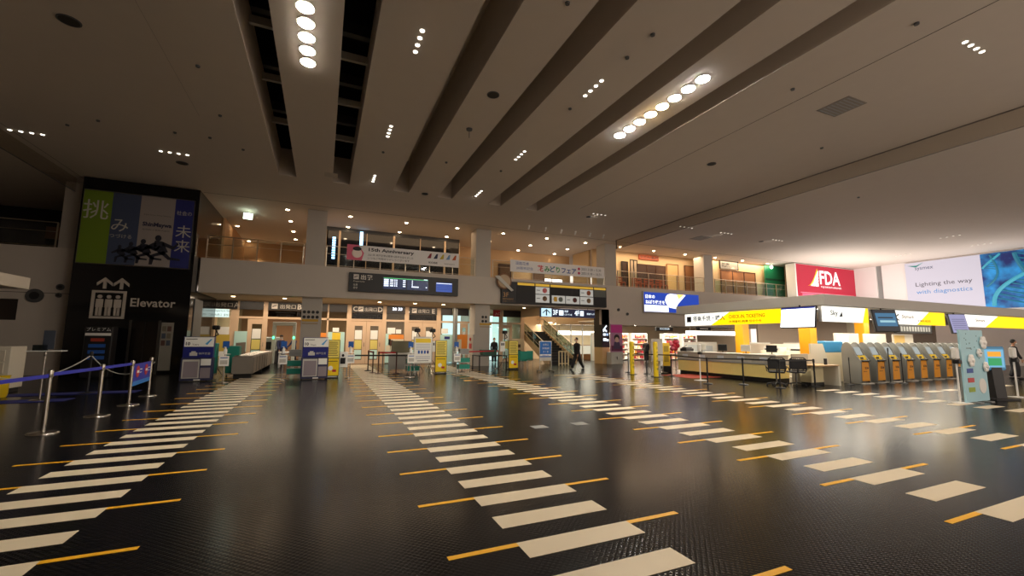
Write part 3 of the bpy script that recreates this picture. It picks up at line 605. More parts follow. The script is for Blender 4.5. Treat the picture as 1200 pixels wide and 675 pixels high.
y2=dup(y1,(5.0,19.35,0),'tall yellow notice board right of the white notice easel')
y3=dup(y1,(9.15,20.6,0),'tall yellow notice board between the dark table and the teal chairs')
def sanitizer(loc,label,h=1.0,group='hand sanitizer stands at the gates'):
    t=thing('sanitizer_stand',label,'sanitizer stand',loc,0,group)
    MB().lathe(0,0,[(.2,0),(.2,.015),(.03,.03)],M_STEEL,24).build('base',t); MB().tube((0,0,.02),(0,0,h),.018,M_STEEL,n=12).build('pole',t)
    MB().box(-.15,.15,-.1,.1,h,h+.015,M_WHITE).build('tray',t)
    MB().lathe(0,0,[(.055,h+.015),(.055,h+.16),(.02,h+.2),(.02,h+.24)],M_WHITE,14).box(-.05,.02,-.012,.012,h+.24,h+.26,M_WHITE).build('bottle',t)
    MB().box(-.1,.1,.03,.05,h+.22,h+.46,M_BLUE).build('blue_sign',t)
    MB().box(-.15,.15,-.13,-.12,h-.4,h-.05,M_PAPER).box(-.11,.11,-.134,-.13,h-.13,h-.1,M_BLUE).box(-.11,.11,-.134,-.13,h-.34,h-.2,M_LGREY).build('notice',t)
    return t
SA=[(261,450,'first hand sanitizer stand from the left, at gate A'),(330,446.5,'hand sanitizer stand beside the green tray rack at gate B'),(409.5,444,'hand sanitizer stand right of the first yellow board'),(480.5,443.5,'hand sanitizer stand just left of the white notice easel'),(534.5,440.5,'hand sanitizer stand right of the middle yellow board')]
s0=None
for u,v,l in SA:
    x,y=aZ(u,v-1.5)
    if s0 is None: s0=sanitizer((x,y,0),l,.98)
    else: dup(s0,(x,y,0),l)
# green tray racks
def tray_rack(loc,label,n=2,w_=.55):
    t=thing('tray_rack',label,'rack',loc,0,'wheeled racks of green trays'); k=w_/2
    b=MB()
    for sx in (-k,k):
        for sy_ in (-.22,.22): b.tube((sx,sy_,.06),(sx,sy_,.85),.014,M_STEEL,n=8)
    for z in (.14,.45,.84): b.box(-k,k,-.22,.22,z,z+.015,M_STEEL)
    b.build('frame',t)
    for z in (.16,.47): 
        for j in range(n): MB().prism([(-k+.03,z+j*.1),(k-.03,z+j*.1),(k,z+.1+j*.1),(-k,z+.1+j*.1)],-.2,.2,M_TEAL,'y').build('tray',t)
    for sx in (-k,k): MB().tube((sx-.015,-.2,.03),(sx+.015,-.2,.03),.03,M_BLK,n=10).build('caster',t)
    return t
x,y=aZ(344,443); r1=tray_rack((x,y+.2,0),'wheeled rack of green trays beside the second advert stand')
x,y=aZ(487,440); dup(r1,(x,y+.7,0),'wheeled rack of green trays behind the white notice easel')
x,y=aZ(544,437); dup(r1,(x+.1,y+.5,0),'wheeled rack of green trays right of the middle yellow board')
# grey tray stacks on those racks
for i,(u,v,l) in enumerate(((344,420,'stack of grey trays on the rack at gate B'),(544,417,'stack of grey trays on the rack near the middle yellow board'))):
    xx,yy=(aZ(344,443) if i==0 else aZ(544,437)); yy+=.2 if i==0 else .5; xx+=0 if i==0 else .1
    t=thing('tray_stack',l,'trays',(xx,yy,.86)); 
    for j in range(5): MB().prism([(-.2,j*.05),(.2,j*.05),(.24,j*.05+.045),(-.24,j*.05+.045)],-.17,.17,M_GREY,'y').build('tray',t)
# teal partitions/carts at gate A
for i,(u0,u1,vt,vb,l) in enumerate(((246.5,254,402,443,'narrow teal cart right behind the leftmost advert stand'),(266,281,405.5,442,'wide teal cart behind the first sanitizer stand'))):
    xm,y=aZ((u0+u1)/2,vb); x0,zt_=aY(u0,vt,y); x1,_=aY(u1,vt,y); t=thing('teal_cart',l,'cart',((x0+x1)/2,y+.25,0),0); k=(x1-x0)/2
    MB().box(-k,k,-.25,.25,.16,zt_,M_TEAL,.02).build('body',t); MB().box(-k,k,-.26,.26,.1,.16,M_CREAM).build('bottom_rail',t)
    for sx in (-k+.06,k-.06): MB().tube((sx-.02,-.2,.05),(sx+.02,-.2,.05),.05,M_BLK,n=12).build('caster',t)
# conveyor side at gate A
t=thing('roller_conveyor','long grey roller conveyor running back towards the open door at gate A','conveyor',(-2.75,22.9,0)); 
MB().box(-.35,.35,-3.4,3.6,.18,.82,mat('7d756b',.5)).build('side_panel',t)
b=MB()
for k in range(28): b.tube((-.3,-3.3+k*.25,.84),(.3,-3.3+k*.25,.84),.03,M_STEEL,n=8)
b.build('rollers',t); b=MB()
for k in range(8): b.box(.35,.36,-3.3+k*.9,-3.26+k*.9,.2,.8,M_DGREY)
b.build('panel_joint',t)
for yy in (-3.2,0,3.3): MB().box(-.3,.3,yy-.05,yy+.05,0,.18,M_BLKM).build('leg',t)
t=thing('folding_screen','brown slatted screen standing beside the wide teal cart','screen',(-3.2,21.9,0)); MB().box(-.02,.02,-1.1,1.1,.85,1.35,mat('7a6d60',.6)).build('panel',t)
for yy in (-1,1): MB().box(-.02,.02,yy-.02,yy+.02,0,.86,M_DGREY).build('leg',t)
x,y=aZ(310,430); t=thing('inspection_table','white table just inside the gate B passage','table',(-1.35,25.9,0)); MB().box(-.7,.7,-.35,.35,.78,.82,M_WHITE,.01).build('tabletop',t)
for sx in (-.64,.64):
    for sy_ in (-.3,.3): MB().box(sx-.03,sx+.03,sy_-.03,sy_+.03,0,.78,M_WHITE).build('leg',t)
# thermal cameras on tripods / plants
def cam_stand(loc,label,h=1.75):
    t=thing('camera_stand',label,'camera stand',loc,0,'dark cameras on tall stands'); 
    MB().tube((0,0,.5),(0,0,h-.1),.02,M_BLKM,n=10).build('pole',t)
    for a in (0,2.1,4.2): MB().tube((0,0,.55),(.35*math.cos(a),.35*math.sin(a),.01),.015,M_BLKM,n=8).build('leg',t)
    MB().box(-.13,.13,-.12,.12,h-.1,h+.08,M_BLK,.03).tube((-.02,-.2,h),(-.02,-.1,h),.05,M_BLK,n=12).build('camera_body',t)
    MB().tube((0,-.06,h-.1),(.12,-.1,h-.3),.02,M_BLKM,n=8).tube((.12,-.1,h-.3),(-.08,-.12,h-.42),.02,M_BLKM,n=8).build('arm',t)
    return t
c0=None
for u,l in ((253,'dark camera on a stand above the leftmost advert stand'),(489,'left dark camera peeping over the white notice easel'),(507,'right dark camera peeping over the white notice easel'),(591.5,'dark camera on a stand above the third yellow board')):
    y={253:21.3,489:20.9,507:20.9,591.5:22.6}[u]; x,z=aY(u,389,y)
    if c0 is None: c0=cam_stand((x,y,0),l,2.0 if False else 1.98)
    else: dup(c0,(x,y,0),l)
# white notice easel
x0,zt_=aY(485,394.5,18.9);x1,_=aY(507,394.5,18.9);_,zb=aY(485,426,18.9)
t=thing('notice_easel','large white notice easel with a yellow heading in front of gate E','notice board',((x0+x1)/2,18.9,0)); k=(x1-x0)/2
MB().box(-k,k,-.02,.02,zb,zt_,M_LGREY,.008).build('frame',t); MB().box(-k+.04,k-.04,-.03,-.02,zb+.04,zt_-.04,M_PAPER).build('sheet',t)
b=MB().box(-k+.08,k-.08,-.036,-.03,zt_-.26,zt_-.08,M_YELP)
for i in range(4): b.box(-k+.1,k-.1,-.036,-.03,zt_-.34-i*.07,zt_-.325-i*.07,mat('8f93b5',.6))
for i in range(4): b.box(-.22+i*.13,-.14+i*.13,-.036,-.03,zb+.42,zb+.56,M_BLUE if i<3 else M_NAVY)
for i in range(2): b.box(-k+.1,k-.1,-.036,-.03,zb+.28-i*.08,zb+.3-i*.08,mat('8f93b5',.6))
b.box(-.25,.25,-.036,-.03,zb+.1,zb+.125,DK); b.build('printing',t)
for sx in (-k+.05,k-.05):
    MB().tube((sx,0,zb+.1),(sx,-.25,.01),.015,M_STEEL,n=8).build('leg',t); MB().tube((sx,.02,zt_-.1),(sx,.35,.01),.015,M_STEEL,n=8).build('leg',t)
# belt posts of the gates
MR=mat('a8202a',.6)
GP=[(436,435.5,'black'),(443,438,'red'),(466,438,'red')]
gp=[]
for (u,v,c),l in zip(((431,434.5,0),(436.5,437,0),(443,438,0),(464,438,0)),('black belt post left of the red belt posts before gate D','second belt post before gate D, dark red top','third belt post before gate D, dark brown pole','belt post at the corner of the grey search table')):
    x,y=aZ(u,v); gp.append(stanchion((x,y,0),l,.98,mat('4a2c20',.3,.3) if u>436 else M_BLKM,br=.17,r=.028,name='belt_post'))
L_=lambda o:(o.location.x,o.location.y)
belt(L_(gp[2]),L_(gp[3]),.94,MR,gp[2],.07); belt(L_(gp[0]),L_(gp[1]),.94,MR,gp[0],.07)
x,y=aZ(410,442.5); x2,y2=aZ(478,442); belt((x,y),(x2,y2),.88,M_BLK,gp[3],.06,'long_belt')
x,y=aZ(541,436);p_=stanchion((x,y,0),'slim post holding the long red belt right of the middle yellow board',.98,M_STEELD,br=.17,r=.025,name='belt_post')
x2,y2=aZ(583.5,432); q_=stanchion((x2,y2,0),'slim steel post at the right end of the long red belt',.98,M_STEELD,br=.17,r=.025,name='belt_post'); belt((x,y),(x2,y2),.95,MR,p_,.07)
# search tables
def table(name,label,x0,x1,y0,y1,h,top,legm,panel=None):
    t=thing(name,label,'table',((x0+x1)/2,(y0+y1)/2,0)); a,c=(x1-x0)/2,(y1-y0)/2
    MB().box(-a,a,-c,c,h-.04,h,top,.01).build('tabletop',t)
    for sx in (-a+.05,a-.05):
        for sy_ in (-c+.05,c-.05): MB().box(sx-.025,sx+.025,sy_-.025,sy_+.025,0,h-.04,legm).build('leg',t)
    if panel: MB().box(-a+.02,a-.02,-c+.03,-c+.06,.12,h-.04,panel).build('front_panel',t)
    return t
t=table('search_table','grey search table with closed front between gates D and E',2.9,4.3,21.0,23.4,.85,M_LGREY,M_GREY,mat('8f8b84',.5))
t=thing('smoked_screen','smoky clear screen standing on the grey search table','screen',(3.75,22.4,.85)); MB().box(-.5,.5,-.01,.01,0.0,.6,mat('6f6a52',.4)).build('panel',t); MB().box(-.52,-.5,-.03,.03,0,.62,M_DGREY).build('frame',t)
x,y=aZ(577,433); t=table('dark_table','black folding table with a green tray left of the third yellow board',x-.75,x+.85,y,y+1.2,.72,M_BLKM,M_BLKM)
XT,YT=x,y
tag(MB().prism([(XT-.4,.72),(XT+.3,.72),(XT+.36,1.0),(XT-.46,1.0)],YT+.3,YT+.8,mat('2c5a4c',.5),'y').build('green_crate'),'dark green crate on the black table left of the third yellow board','crate')
# white floor signs
for u,l in ((512.5,'small white notice between easel and middle yellow board'),(589,'small white notice left of the third yellow board')):
    x,z=aY(u-(3 if u<520 else 0),405,20.6); t=thing('small_notice',l,'notice board',(x,20.6,0)); MB().box(-.13,.13,-.01,.01,.95,1.45,M_PAPER).box(-.08,-.02,-.015,-.01,1.25,1.38,M_BLK).box(.02,.08,-.015,-.01,1.25,1.38,M_BLK).build('sheet',t); MB().tube((0,.02,.02),(0,.02,.96),.012,M_STEEL,n=8).lathe(0,.02,[(.14,0),(.14,.015),(.02,.03)],M_STEEL,14).build('stand',t)
x,y=aZ(401,441); t=thing('small_notice','white board with black figures right of the first yellow board','notice board',(x,y+.2,0)); MB().box(-.2,.2,-.02,.02,.35,1.0,M_PAPER,.01).build('sheet',t); MB().ell((.0,-.03,.85),(.05,.01,.06),M_BLK).box(-.1,.1,-.03,-.02,.5,.75,M_BLK).build('figure',t)
for sx in (-.17,.17): MB().box(sx-.02,sx+.02,-.1,.1,0,.36,M_GREY).build('leg',t)
# teal chairs
def chair(loc,label,rz=0):
    t=thing('teal_chair',label,'chair',loc,rz,'teal chairs near the stairs')
    MB().box(-.22,.22,-.22,.22,.43,.48,M_TEAL,.02).build('seat',t); MB().box(-.22,.22,.19,.23,.5,.95,M_TEAL,.015).build('backrest',t)
    for sx in (-.2,.2):
        MB().tube((sx,-.2,0),(sx,-.2,.43),.013,M_STEEL,n=8).build('leg',t); MB().tube((sx,.21,0),(sx,.21,.9),.013,M_STEEL,n=8).build('leg',t)
    return t
ch0=None
for i,(u,v,l) in enumerate(((607,431.8,'teal chair just right of the third yellow board'),(613.5,433.2,'second teal chair in the pair row by the stairs'),(620,431.8,'third teal chair, facing the blue wheeled sign'),(470,0,''))):
    if not l: continue
    x,y=aZ(u,v); 
    if ch0 is None: ch0=chair((x,y+.2,0),l,PI)
    else: dup(ch0,(x,y+.2,0),l,PI+.1*i)
# blue wheeled sign
x0,_=aY(632.5,405,18.7);x1,_=aY(645.5,405,18.7)
t=thing('wheeled_sign','blue and white wheeled sign board in front of the stairs','sign',((x0+x1)/2,18.7,0)); k=(x1-x0)/2
MB().box(-k-.03,-k,-.02,.02,.08,1.5,M_STEEL).box(k,k+.03,-.02,.02,.08,1.5,M_STEEL).box(-k,k,-.02,.02,.55,.8,M_LGREY).box(-k,k,-.02,.02,1.47,1.5,M_STEEL).build('frame',t)
MB().box(-k,k,-.03,-.01,.72,1.47,mat('1d66b8',.5)).box(-k,k,-.034,-.03,.78,.86,M_PAPER).build('panel',t)
MB().text('出発口',(0,-.034,1.28),.1,M_WHITE,align='C').text('保安検査場',(0,-.034,1.1),.1,M_WHITE,w=.38,align='C').text('A・B',(0,-.034,.94),.09,M_WHITE,align='C').text('検査場のご案内',(0,-.036,.79),.05,M_BLUE,w=.36,align='C').build('lettering',t)
for sx in (-k-.02,k+.02):
    MB().box(sx-.02,sx+.02,-.25,.25,.06,.09,M_STEELD).build('foot',t)
    for yy in (-.22,.22): MB().tube((sx-.015,yy,.035),(sx+.015,yy,.035),.035,M_BLK,n=10).build('caster',t)
# ------------------------------------------------------------------ stairs
SY0=24.7
xl,_=aY(636,430,SY0); 
XL,XR=13.5,15.5
n=13; st=MB()
t=thing('staircase','staircase with dark treads rising away behind the blue wheeled sign','stairs',(0,0,0))
st=MB(); tr=MB()
for k in range(n):
    y=SY0+k*.345; z=k*.165
    st.box(XL,XR,y,y+.345,max(0,z-.12),z+.15,mat('cfae84',.6)); tr.box(XL+.02,XR-.02,y-.02,y+.345,z+.15,z+.165,M_BLKM); tr.box(XL+.02,XR-.02,y-.01,y,z,z+.15,M_BLKM)
st.build('steps',t); tr.build('treads',t)
ye=SY0+n*.345; ze=n*.165
MB().box(XL,XR,ye,ye+1.2,ze-.15,ze,mat('cfae84',.6)).build('landing',t)
for nm,x in (('stringer',XL-.03),('stringer',XR+.0)):
    MB().prism([(SY0-.1,0),(SY0-.1,.3),(ye,ze+.22),(ye,ze-.2),(SY0+.4,0)],x-.04,x+.04,mat('d2b58c',.5),'x').build(nm,t)
MRL=mat('d8ccba',.3,.4)
for x in (XL-.03,XR):
    b=MB().tube((x,SY0-.1,1.05),(x,ye,ze+.98),.035,MRL,n=10); b.tube((x,SY0-.1,.55),(x,ye,ze+.5),.015,MRL,n=8); b.tube((x,ye,ze+.98),(x,ye+1.1,ze+.98),.035,MRL,n=10); b.build('handrail',t)
    MB().prism([(SY0-.05,.3),(SY0-.05,1.0),(ye,ze+.93),(ye,ze+.22)],x-.006,x+.006,glass('c8d0c8',.8),'x').build('glass_panel',t)
    for k in range(5): y=SY0-.05+k*1.1; z=max(0,(y-SY0)*.165/.345); MB().tube((x,y,z),(x,y,z+1.05),.022,MRL,n=8).build('baluster',t)
# stairwell walls
struct(MB().box(13.1,16.4,31.3,31.45,0,5.05,M_TANW).box(XR+.3,17.6,30.3,30.4,2.75,FZ,M_TANW),'wall_stairwell')
struct(MB().box(12.95,17.6,W+.25,W+1.0,FB,5.05,M_TANW),'trim_30')
# white fence at stair foot
x0,y0_=aZ(655,428.5); x1,y1_=aZ(668,428.5); t=thing('white_fence','low cream slatted gate at the foot of the stairs','gate',(x0,y0_,0)); w_=x1-x0
b=MB().box(0,w_,-.02,.02,.82,.88,mat('e6cfa4',.5)).box(0,w_,-.02,.02,.1,.15,mat('e6cfa4',.5)); b.build('rail',t)
for k in range(4): MB().box(k*w_/3-.03,k*w_/3+.03,-.025,.025,0,.86,mat('e6cfa4',.5)).build('post',t)
# glass shop behind the stairs
t=struct(MB().box(15.4,RWX,33.8,34,0,zs+.35,mat('d9c3a4',.7)),'wall_shop')
SH=31.2
fr=MB()
for u in (653,669.5,683,698,706): 
    x,_=aY(u,400,27.6); fr.box(x-.04,x+.04,27.6,27.68,0,2.75,M_LGREY)
x0,_=aY(653,400,27.6);x1,_=aY(706,400,27.6); fr.box(x0,x1,27.6,27.68,2.7,3.2,M_TANW)
struct(fr,'wall_shopfront')
struct(MB().box(x0,x1,27.62,27.63,0,2.7,G_CLEAR),'window_3')
# light shelf and counters of the glass shop
x0,_=aY(656,400,29.5);x1,_=aY(705,400,29.5)
t=thing('shop_light_box','long bright white light box inside the glass shop behind the stairs','light',(x0,29.6,0)); MB().box(0,x1-x0,0,.3,1.95,2.25,mat('fff4e6',.5,0,4)).build('light_panel',t)
for sx in (.1,x1-x0-.1): MB().tube((sx,.15,2.25),(sx,.15,zs+.3),.02,M_STEELD,n=8).build('hanger',t)
t=thing('glass_showcase','long brown showcase counter inside the glass shop behind the stairs','counter',(x0,29.0,0)); MB().box(.3,x1-x0,0,.7,0,.45,M_WOOD,.01).build('base',t); MB().box(.3,x1-x0,0,.7,.45,1.1,mat('efe2cf',.4,0,.6)).build('showcase',t); MB().box(.3,x1-x0,-.02,.7,1.1,1.14,M_WOOD).build('top',t)
# ------------------------------------------------------------------ souvenir shop (shelves and goods)
GC=['b3202c','e8e0d0','e38a1c','f2d9a0','5a2a20','d96a7a','efefe8','8a1a28','e0b050','f6efe0']
def shelf_unit(loc,label,w_=1.5,h=2.1,n=5):
    t=thing('display_shelf',label,'shelf',loc); MB().box(-w_/2,w_/2,.3,.34,0,h,mat('e8d8c0',.6)).build('back_panel',t)
    for sx in (-w_/2,w_/2): MB().box(sx-.02,sx+.02,-.15,.34,0,h,M_WHITE).build('side_panel',t)
    for k in range(n): MB().box(-w_/2,w_/2,-.15,.3,.1+k*.4,.13+k*.4,M_WHITE).build('shelf_board',t)
    MB().box(-w_/2+.05,w_/2-.05,-.16,-.12,h-.06,h-.02,mat('fff0d8',.5,0,8)).build('strip_light',t)
    return t
proto={}
def good(x,y,z,ci,kind,label,group,s=1):
    key=(ci,kind)
    if key not in proto:
        m_=mat(GC[ci],.5); m2=mat(GC[(ci+3)%10],.5); b=MB()
        if kind==0: b.box(-.11,.11,-.1,.1,0,.2,m_,.008).box(-.08,.08,-.105,-.1,.06,.14,m2)
        elif kind==1: b.lathe(0,0,[(.06,0),(.06,.18),(.025,.23),(.025,.27)],m_,10)
        else: b.box(-.13,.13,-.1,.1,0,.11,m_,.01).box(-.12,.12,-.09,.09,.11,.2,m2,.01)
        o=b.build(('gift_box','bottle','gift_pack')[kind]); proto[key]=o; o.location=(x,y,z)
    else:
        o=proto[key].copy(); COL.objects.link(o); o.location=(x,y,z)
    o.scale=(s,s,s); tag(o,label,('box','bottle','box')[kind],group); return o
COLN=['red','cream','orange','pale yellow','dark brown','pink','white','dark red','gold','ivory']
su=[(19.6,27.5,'left display shelf in the souvenir shop right of the pink poster'),(21.3,27.5,'middle display shelf in the souvenir shop'),(23.0,27.3,'right display shelf in the souvenir shop behind the grey board'),(25.6,26.6,'display shelf seen above the far end of the check-in counter'),(27.6,26.6,'display shelf farthest right behind the check-in counter')]
for si,(x,y,l) in enumerate(su):
    shelf_unit((x,y,0),l)
    nm=('left','middle','right','counter-end','farthest right')[si]
    for k in range(5):
        for j in range(5 if si<3 else 5):
            ci=(si*3+k*2+j*3+random.randint(0,2))%10; kd=(k+j+si)%3
            good(x-.58+j*.29,y+.02,.13+k*.4,ci,kd,'%s %s, %s from left on shelf %s of the %s souvenir rack'%(COLN[ci],('box','bottle','pack')[kd],('first','second','third','fourth','last')[j],('one','two','three','four','five')[k],nm),'souvenirs on the %s rack'%nm)
for i,(x,y) in enumerate(((20.2,26),(22.4,26),(24.8,26),(27.4,26),(30,26),(32.6,26),(16,29),(17.2,30.4),(21,30),(25,30),(29,30))):
    t=thing('shop_ceiling_light','round ceiling light in the shops under the upper floor','light',(x,y,zs+.3),0,'shop ceiling lights'); MB().lathe(0,0,[(.16,-.04),(.16,0)],M_WHITE,18).build('ring',t); MB().lathe(0,0,[(.13,-.055),(.13,-.041)],mat('fff0d8',.5,0,22),18).build('lamp',t)
t=thing('shop_sign','small black sign with white lit text under the fascia below the blue advert','sign',(23.0,24.4,2.25)); MB().box(-.8,.8,0,.12,0,.28,M_BLK,.01).build('housing',t); MB().text('SOUVENIR',(-.45,-.004,.1),.1,SWH,w=.9).build('lettering',t)
for s_ in (-.6,.6): MB().tube((s_,.06,.28),(s_,.06,zs+.3-2.25),.012,M_STEELD,n=6).build('hanger',t)
# shop people (seen as small dark figures) come later
# bollards, black belt posts
for u,v,l in ((741,438.8,'yellow round sign post nearest the pink poster'),(769,441.8,'yellow round sign post in front of the grey board')):
    x,y=aZ(u,v); t=thing('yellow_sign_post',l,'post',(x,y,0),0,'yellow round sign posts'); MB().lathe(0,0,[(.22,0),(.22,.015),(.1,.02)],M_BLKM,20).build('base',t); MB().lathe(0,0,[(.1,.02),(.1,1.45),(.085,1.5),(.05,1.52)],mat('f0d020',.4),20).build('tube',t)
    b=MB()
    for k,c in enumerate('立入禁止区域'): b.text(c,(-.05,-.101,1.2-k*.18),.1,M_BLK)
    b.build('lettering',t)
bp=[]
for u,v,l in ((736.5,436.5,'black belt post left of the first yellow sign post'),(758,438.3,'black belt post between the two yellow sign posts'),(787,440.8,'black belt post at the left end of the red floor mat'),(829.5,449.8,'black belt post in front of the far part of the long counter'),(871.5,450.8,'black belt post in front of the middle of the long counter'),(914.5,454.8,'black belt post beside the left mesh chair'),(955.5,453.3,'black belt post right of the two mesh chairs')):
    x,y=aZ(u,v); bp.append(stanchion((x,y,0),l,.96,M_BLK,br=.17,r=.028,name='belt_post'))
belt(L_(bp[0]),L_(bp[1]),.92,M_BLK,bp[0],.05);belt(L_(bp[1]),L_(bp[2]),.92,M_BLK,bp[1],.05);belt(L_(bp[2]),L_(bp[3]),.92,M_BLK,bp[2],.05)
belt(L_(bp[3]),L_(bp[4]),.92,M_BLK,bp[3],.05);belt(L_(bp[4]),L_(bp[5]),.92,M_BLK,bp[4],.05);belt(L_(bp[5]),L_(bp[6]),.92,M_BLK,bp[5],.05)
# grey board on wheels, yellow board behind
x0,_=aY(766,400,15.9);x1,_=aY(779.5,400,15.9)
t=thing('wheeled_board','grey wheeled display board beside the second yellow post','board',((x0+x1)/2,16.1,0)); k=(x1-x0)/2
MB().box(-k,k,-.03,.03,.6,1.65,mat('a9a7a2',.5),.01).build('panel',t)
for sx in (-k,k): MB().tube((sx,0,.6),(sx,.0,.08),.015,M_STEEL,n=8).tube((sx,-.3,.06),(sx,.3,.06),.015,M_STEEL,n=8).tube((sx,0,.6),(sx*.2,-.2,.06),.012,M_STEEL,n=8).build('leg',t)
x,_=aY(785,400,16.6); t=thing('yellow_notice_board','dull yellow board on a stand just left of the long counter','notice board',(x,16.9,0)); MB().box(-.25,.25,-.02,.02,.3,1.45,mat('c8a51c',.5),.01).build('panel',t); MB().box(-.15,.15,-.03,-.02,1.0,1.3,mat('8a7410',.6)).box(-.15,.15,-.03,-.02,.5,.8,mat('8a7410',.6)).build('printing',t); MB().box(-.2,.2,-.2,.2,0,.3,M_BLK,.02).build('base',t)
x0,y0_=aZ(790,439.5);tag(MB().box(x0-.6,x0+1.3,y0_-1.6,y0_+.2,0,.008,mat('b04a3a',.8),.003).build('floor_mat'),'thin red floor mat in front of the left end of the long counter','mat')
# white sanitizer post in front of counter
x,y=aZ(821,445.8); t=thing('sanitizer_post','white dispenser post standing in front of the far end of the counter','sanitizer stand',(x,y,0))
def whitepost(t,h=1.4):
    MB().box(-.2,.2,-.15,.15,0,.02,M_WHITE,.006).build('base',t); MB().tube((0,0,.02),(0,0,h-.3),.022,M_WHITE,n=12).build('pole',t); MB().box(-.07,.07,-.06,.06,h-.3,h,M_WHITE,.02).build('dispenser',t); MB().box(-.06,.06,-.1,.05,h-.42,h-.32,M_BLK,.01).build('drip_tray',t)
whitepost(t,1.45)
# ------------------------------------------------------------------ check-in hall canopy and counter
CX=15.95; CY0=9.25; CYE=16.1; CZ0,CZ1=2.84,3.24
M_CAN=mat('cac6bf',.55,0,0,.02)
t=thing('checkin_canopy','wide flat grey canopy over the check-in counters on the right','canopy',(CX,CY0,0))
MB().box(0,26.5,0,CYE-CY0,CZ0+.02,CZ1,M_CAN,.01).build('fascia',t)
MB().box(.15,26.3,.15,CYE-CY0-.1,CZ0-.0,CZ0+.018,mat('e6e2da',.6)).build('soffit',t)
for i,(x,y,l) in enumerate(((18.6,14.6,'far yellow square column under the check-in canopy'),(17.6,10.9,'near yellow square column behind the mesh chairs'),(24.6,12.6,'yellow square column behind the kiosks'))):
    tag(MB().box(x-.22,x+.22,y-.22,y+.22,0,CZ0,mat('f0a418',.4),.02).build('yellow_column'),l,'column')
x,_=aY(1000,395,14.5);tag(MB().box(x-.2,x+.2,14.3,14.7,0,CZ0,mat('ddd8cc',.5),.02).build('white_column'),'white square column behind the desk under the canopy','column')
# backlit header signs
YB=mat('ffd000',.5,0,1.1); WB=mat('fffdf2',.5,0,.95)
def lightbox(name,label,p0,p1,z0,z1,split,texts,facing='y',slant=.25):
    """box running from p0 to p1 on its plane; white part to the left of split, yellow to the right"""
    if facing=='y':
        t=thing(name,label,'sign',(p0[0],p0[1],z0)); L=p1[0]-p0[0]; rot=0
    else:
        t=thing(name,label,'sign',(p0[0],p0[1],z0),-PI/2); L=p0[1]-p1[1]
    h=z1-z0
    MB().box(0,L,.02,.14,0,h,M_WHITE).build('housing',t)
    s=split*L
    MB().prism([(0,0),(max(s-slant,.01),0),(s+slant,h),(0,h)],0,.02,WB,'y').build('white_face',t)
    if split<1: MB().prism([(max(s-slant,.01),0),(L,0),(L,h),(s+slant,h)],0,.02,YB,'y').build('yellow_face',t)
    b=MB()
    for (tx,x,z,hh,w_,m_) in texts: b.text(tx,(x,-.006,z),hh,m_,w=w_,bold=.015)
    b.build('lettering',t); return t
IB=mat('10152c',.6); OB=mat('8a5c04',.6)
t=lightbox('lit_header_sign','long lit white and yellow check-in and ticketing sign on the canopy side',(CX+.05,15.6),(CX+.05,10.85),2.27,2.82,.42,[('搭乗手続・購入',.5,.2,.24,1.75,IB),('CHECK-IN, TICKETING',2.45,.24,.17,1.65,OB),('办理登机·购票 탑승수속',2.45,.08,.1,1.5,OB)],'x',.5)
MB().box(.12,.38,-.006,0,.17,.43,IB).build('pictogram',t)
t=lightbox('lit_header_sign','lit white sign with small blue airline name at the canopy corner',(CX-.05,CY0+.05),(18.65,CY0+.05),2.28,2.82,.9,[('Sky',.45,.17,.24,.42,IB)],'y',.12)
MB().prism([(.95,.18),(1.15,.2),(1.12,.36)],-.008,-.001,IB,'y').build('airline_mark',t)
t=lightbox('lit_header_sign','lit white and yellow sign between the two hanging monitors',(20.35,CY0+.05),(24.25,CY0+.05),2.28,2.82,.55,[('Skymark',.55,.2,.18,.9,OB),('SKYMARK AIRLINES',1.7,.12,.09,1.0,OB)],'y',.5)
MB().text('<',(.08,-.001,.12),.3,IB).build('arrow',t)
t=lightbox('lit_header_sign','lit white and yellow sign right of the second hanging monitor',(25.75,CY0+.05),(35,CY0+.05),2.28,2.82,.3,[('Skymark',1.2,.2,.18,.9,OB)],'y',.7)
# hanging monitors
def monitor(label,loc,rz,w_,h,face,emis,tilt=.18):
    t=thing('hanging_monitor',label,'monitor',loc,rz,None)
    o=MB().box(-w_/2,w_/2,0,.09,-h,0,M_BLK,.012).build('housing',t); o.rotation_euler=(-tilt,0,0)
    o2=MB().box(-w_/2+.03,w_/2-.03,-.006,0,-h+.03,-.03,face).box(-w_/2+.03,w_/2-.03,-.009,-.006,-.09,-.03,mat('2a3aa0',.4,0,.5) if w_==1.25 else face).build('screen',o)
    MB().tube((0,.1,-.3),(0,.1,.05),.03,M_BLK,n=10).build('bracket',t)
    return t,o
monitor('large white lit monitor hanging at the canopy corner',(CX-.32,9.95,2.83),-PI/2,1.25,.78,mat('f8faff',.4,0,2.2),1)
t,o=monitor('dark blue monitor hanging between the white airline sign and the next sign',(19.34,CY0-.1,2.8),-.35,.98,.85,mat('0d1a28',.3,0,.5),1)
MB().box(-.38,.42,-.012,-.009,-.64,-.14,mat('3f7da8',.4,0,.5)).box(-.25,.36,-.014,-.012,-.5,-.42,mat('9fd0e0',.4,0,.6)).box(-.3,.3,-.014,-.012,-.34,-.29,mat('13304a',.4)).build('picture',o)
t,o=monitor('lavender lit monitor hanging right of the second yellow sign',(24.84,CY0-.1,2.8),-.35,.8,.85,mat('8f8fb8',.4,0,.75),1)
b=MB()
for k in range(6): b.box(-.3,.3,-.012,-.009,-.7+k*.09,-.68+k*.09,mat('5a5a8a',.4))
b.build('text_rows',o)
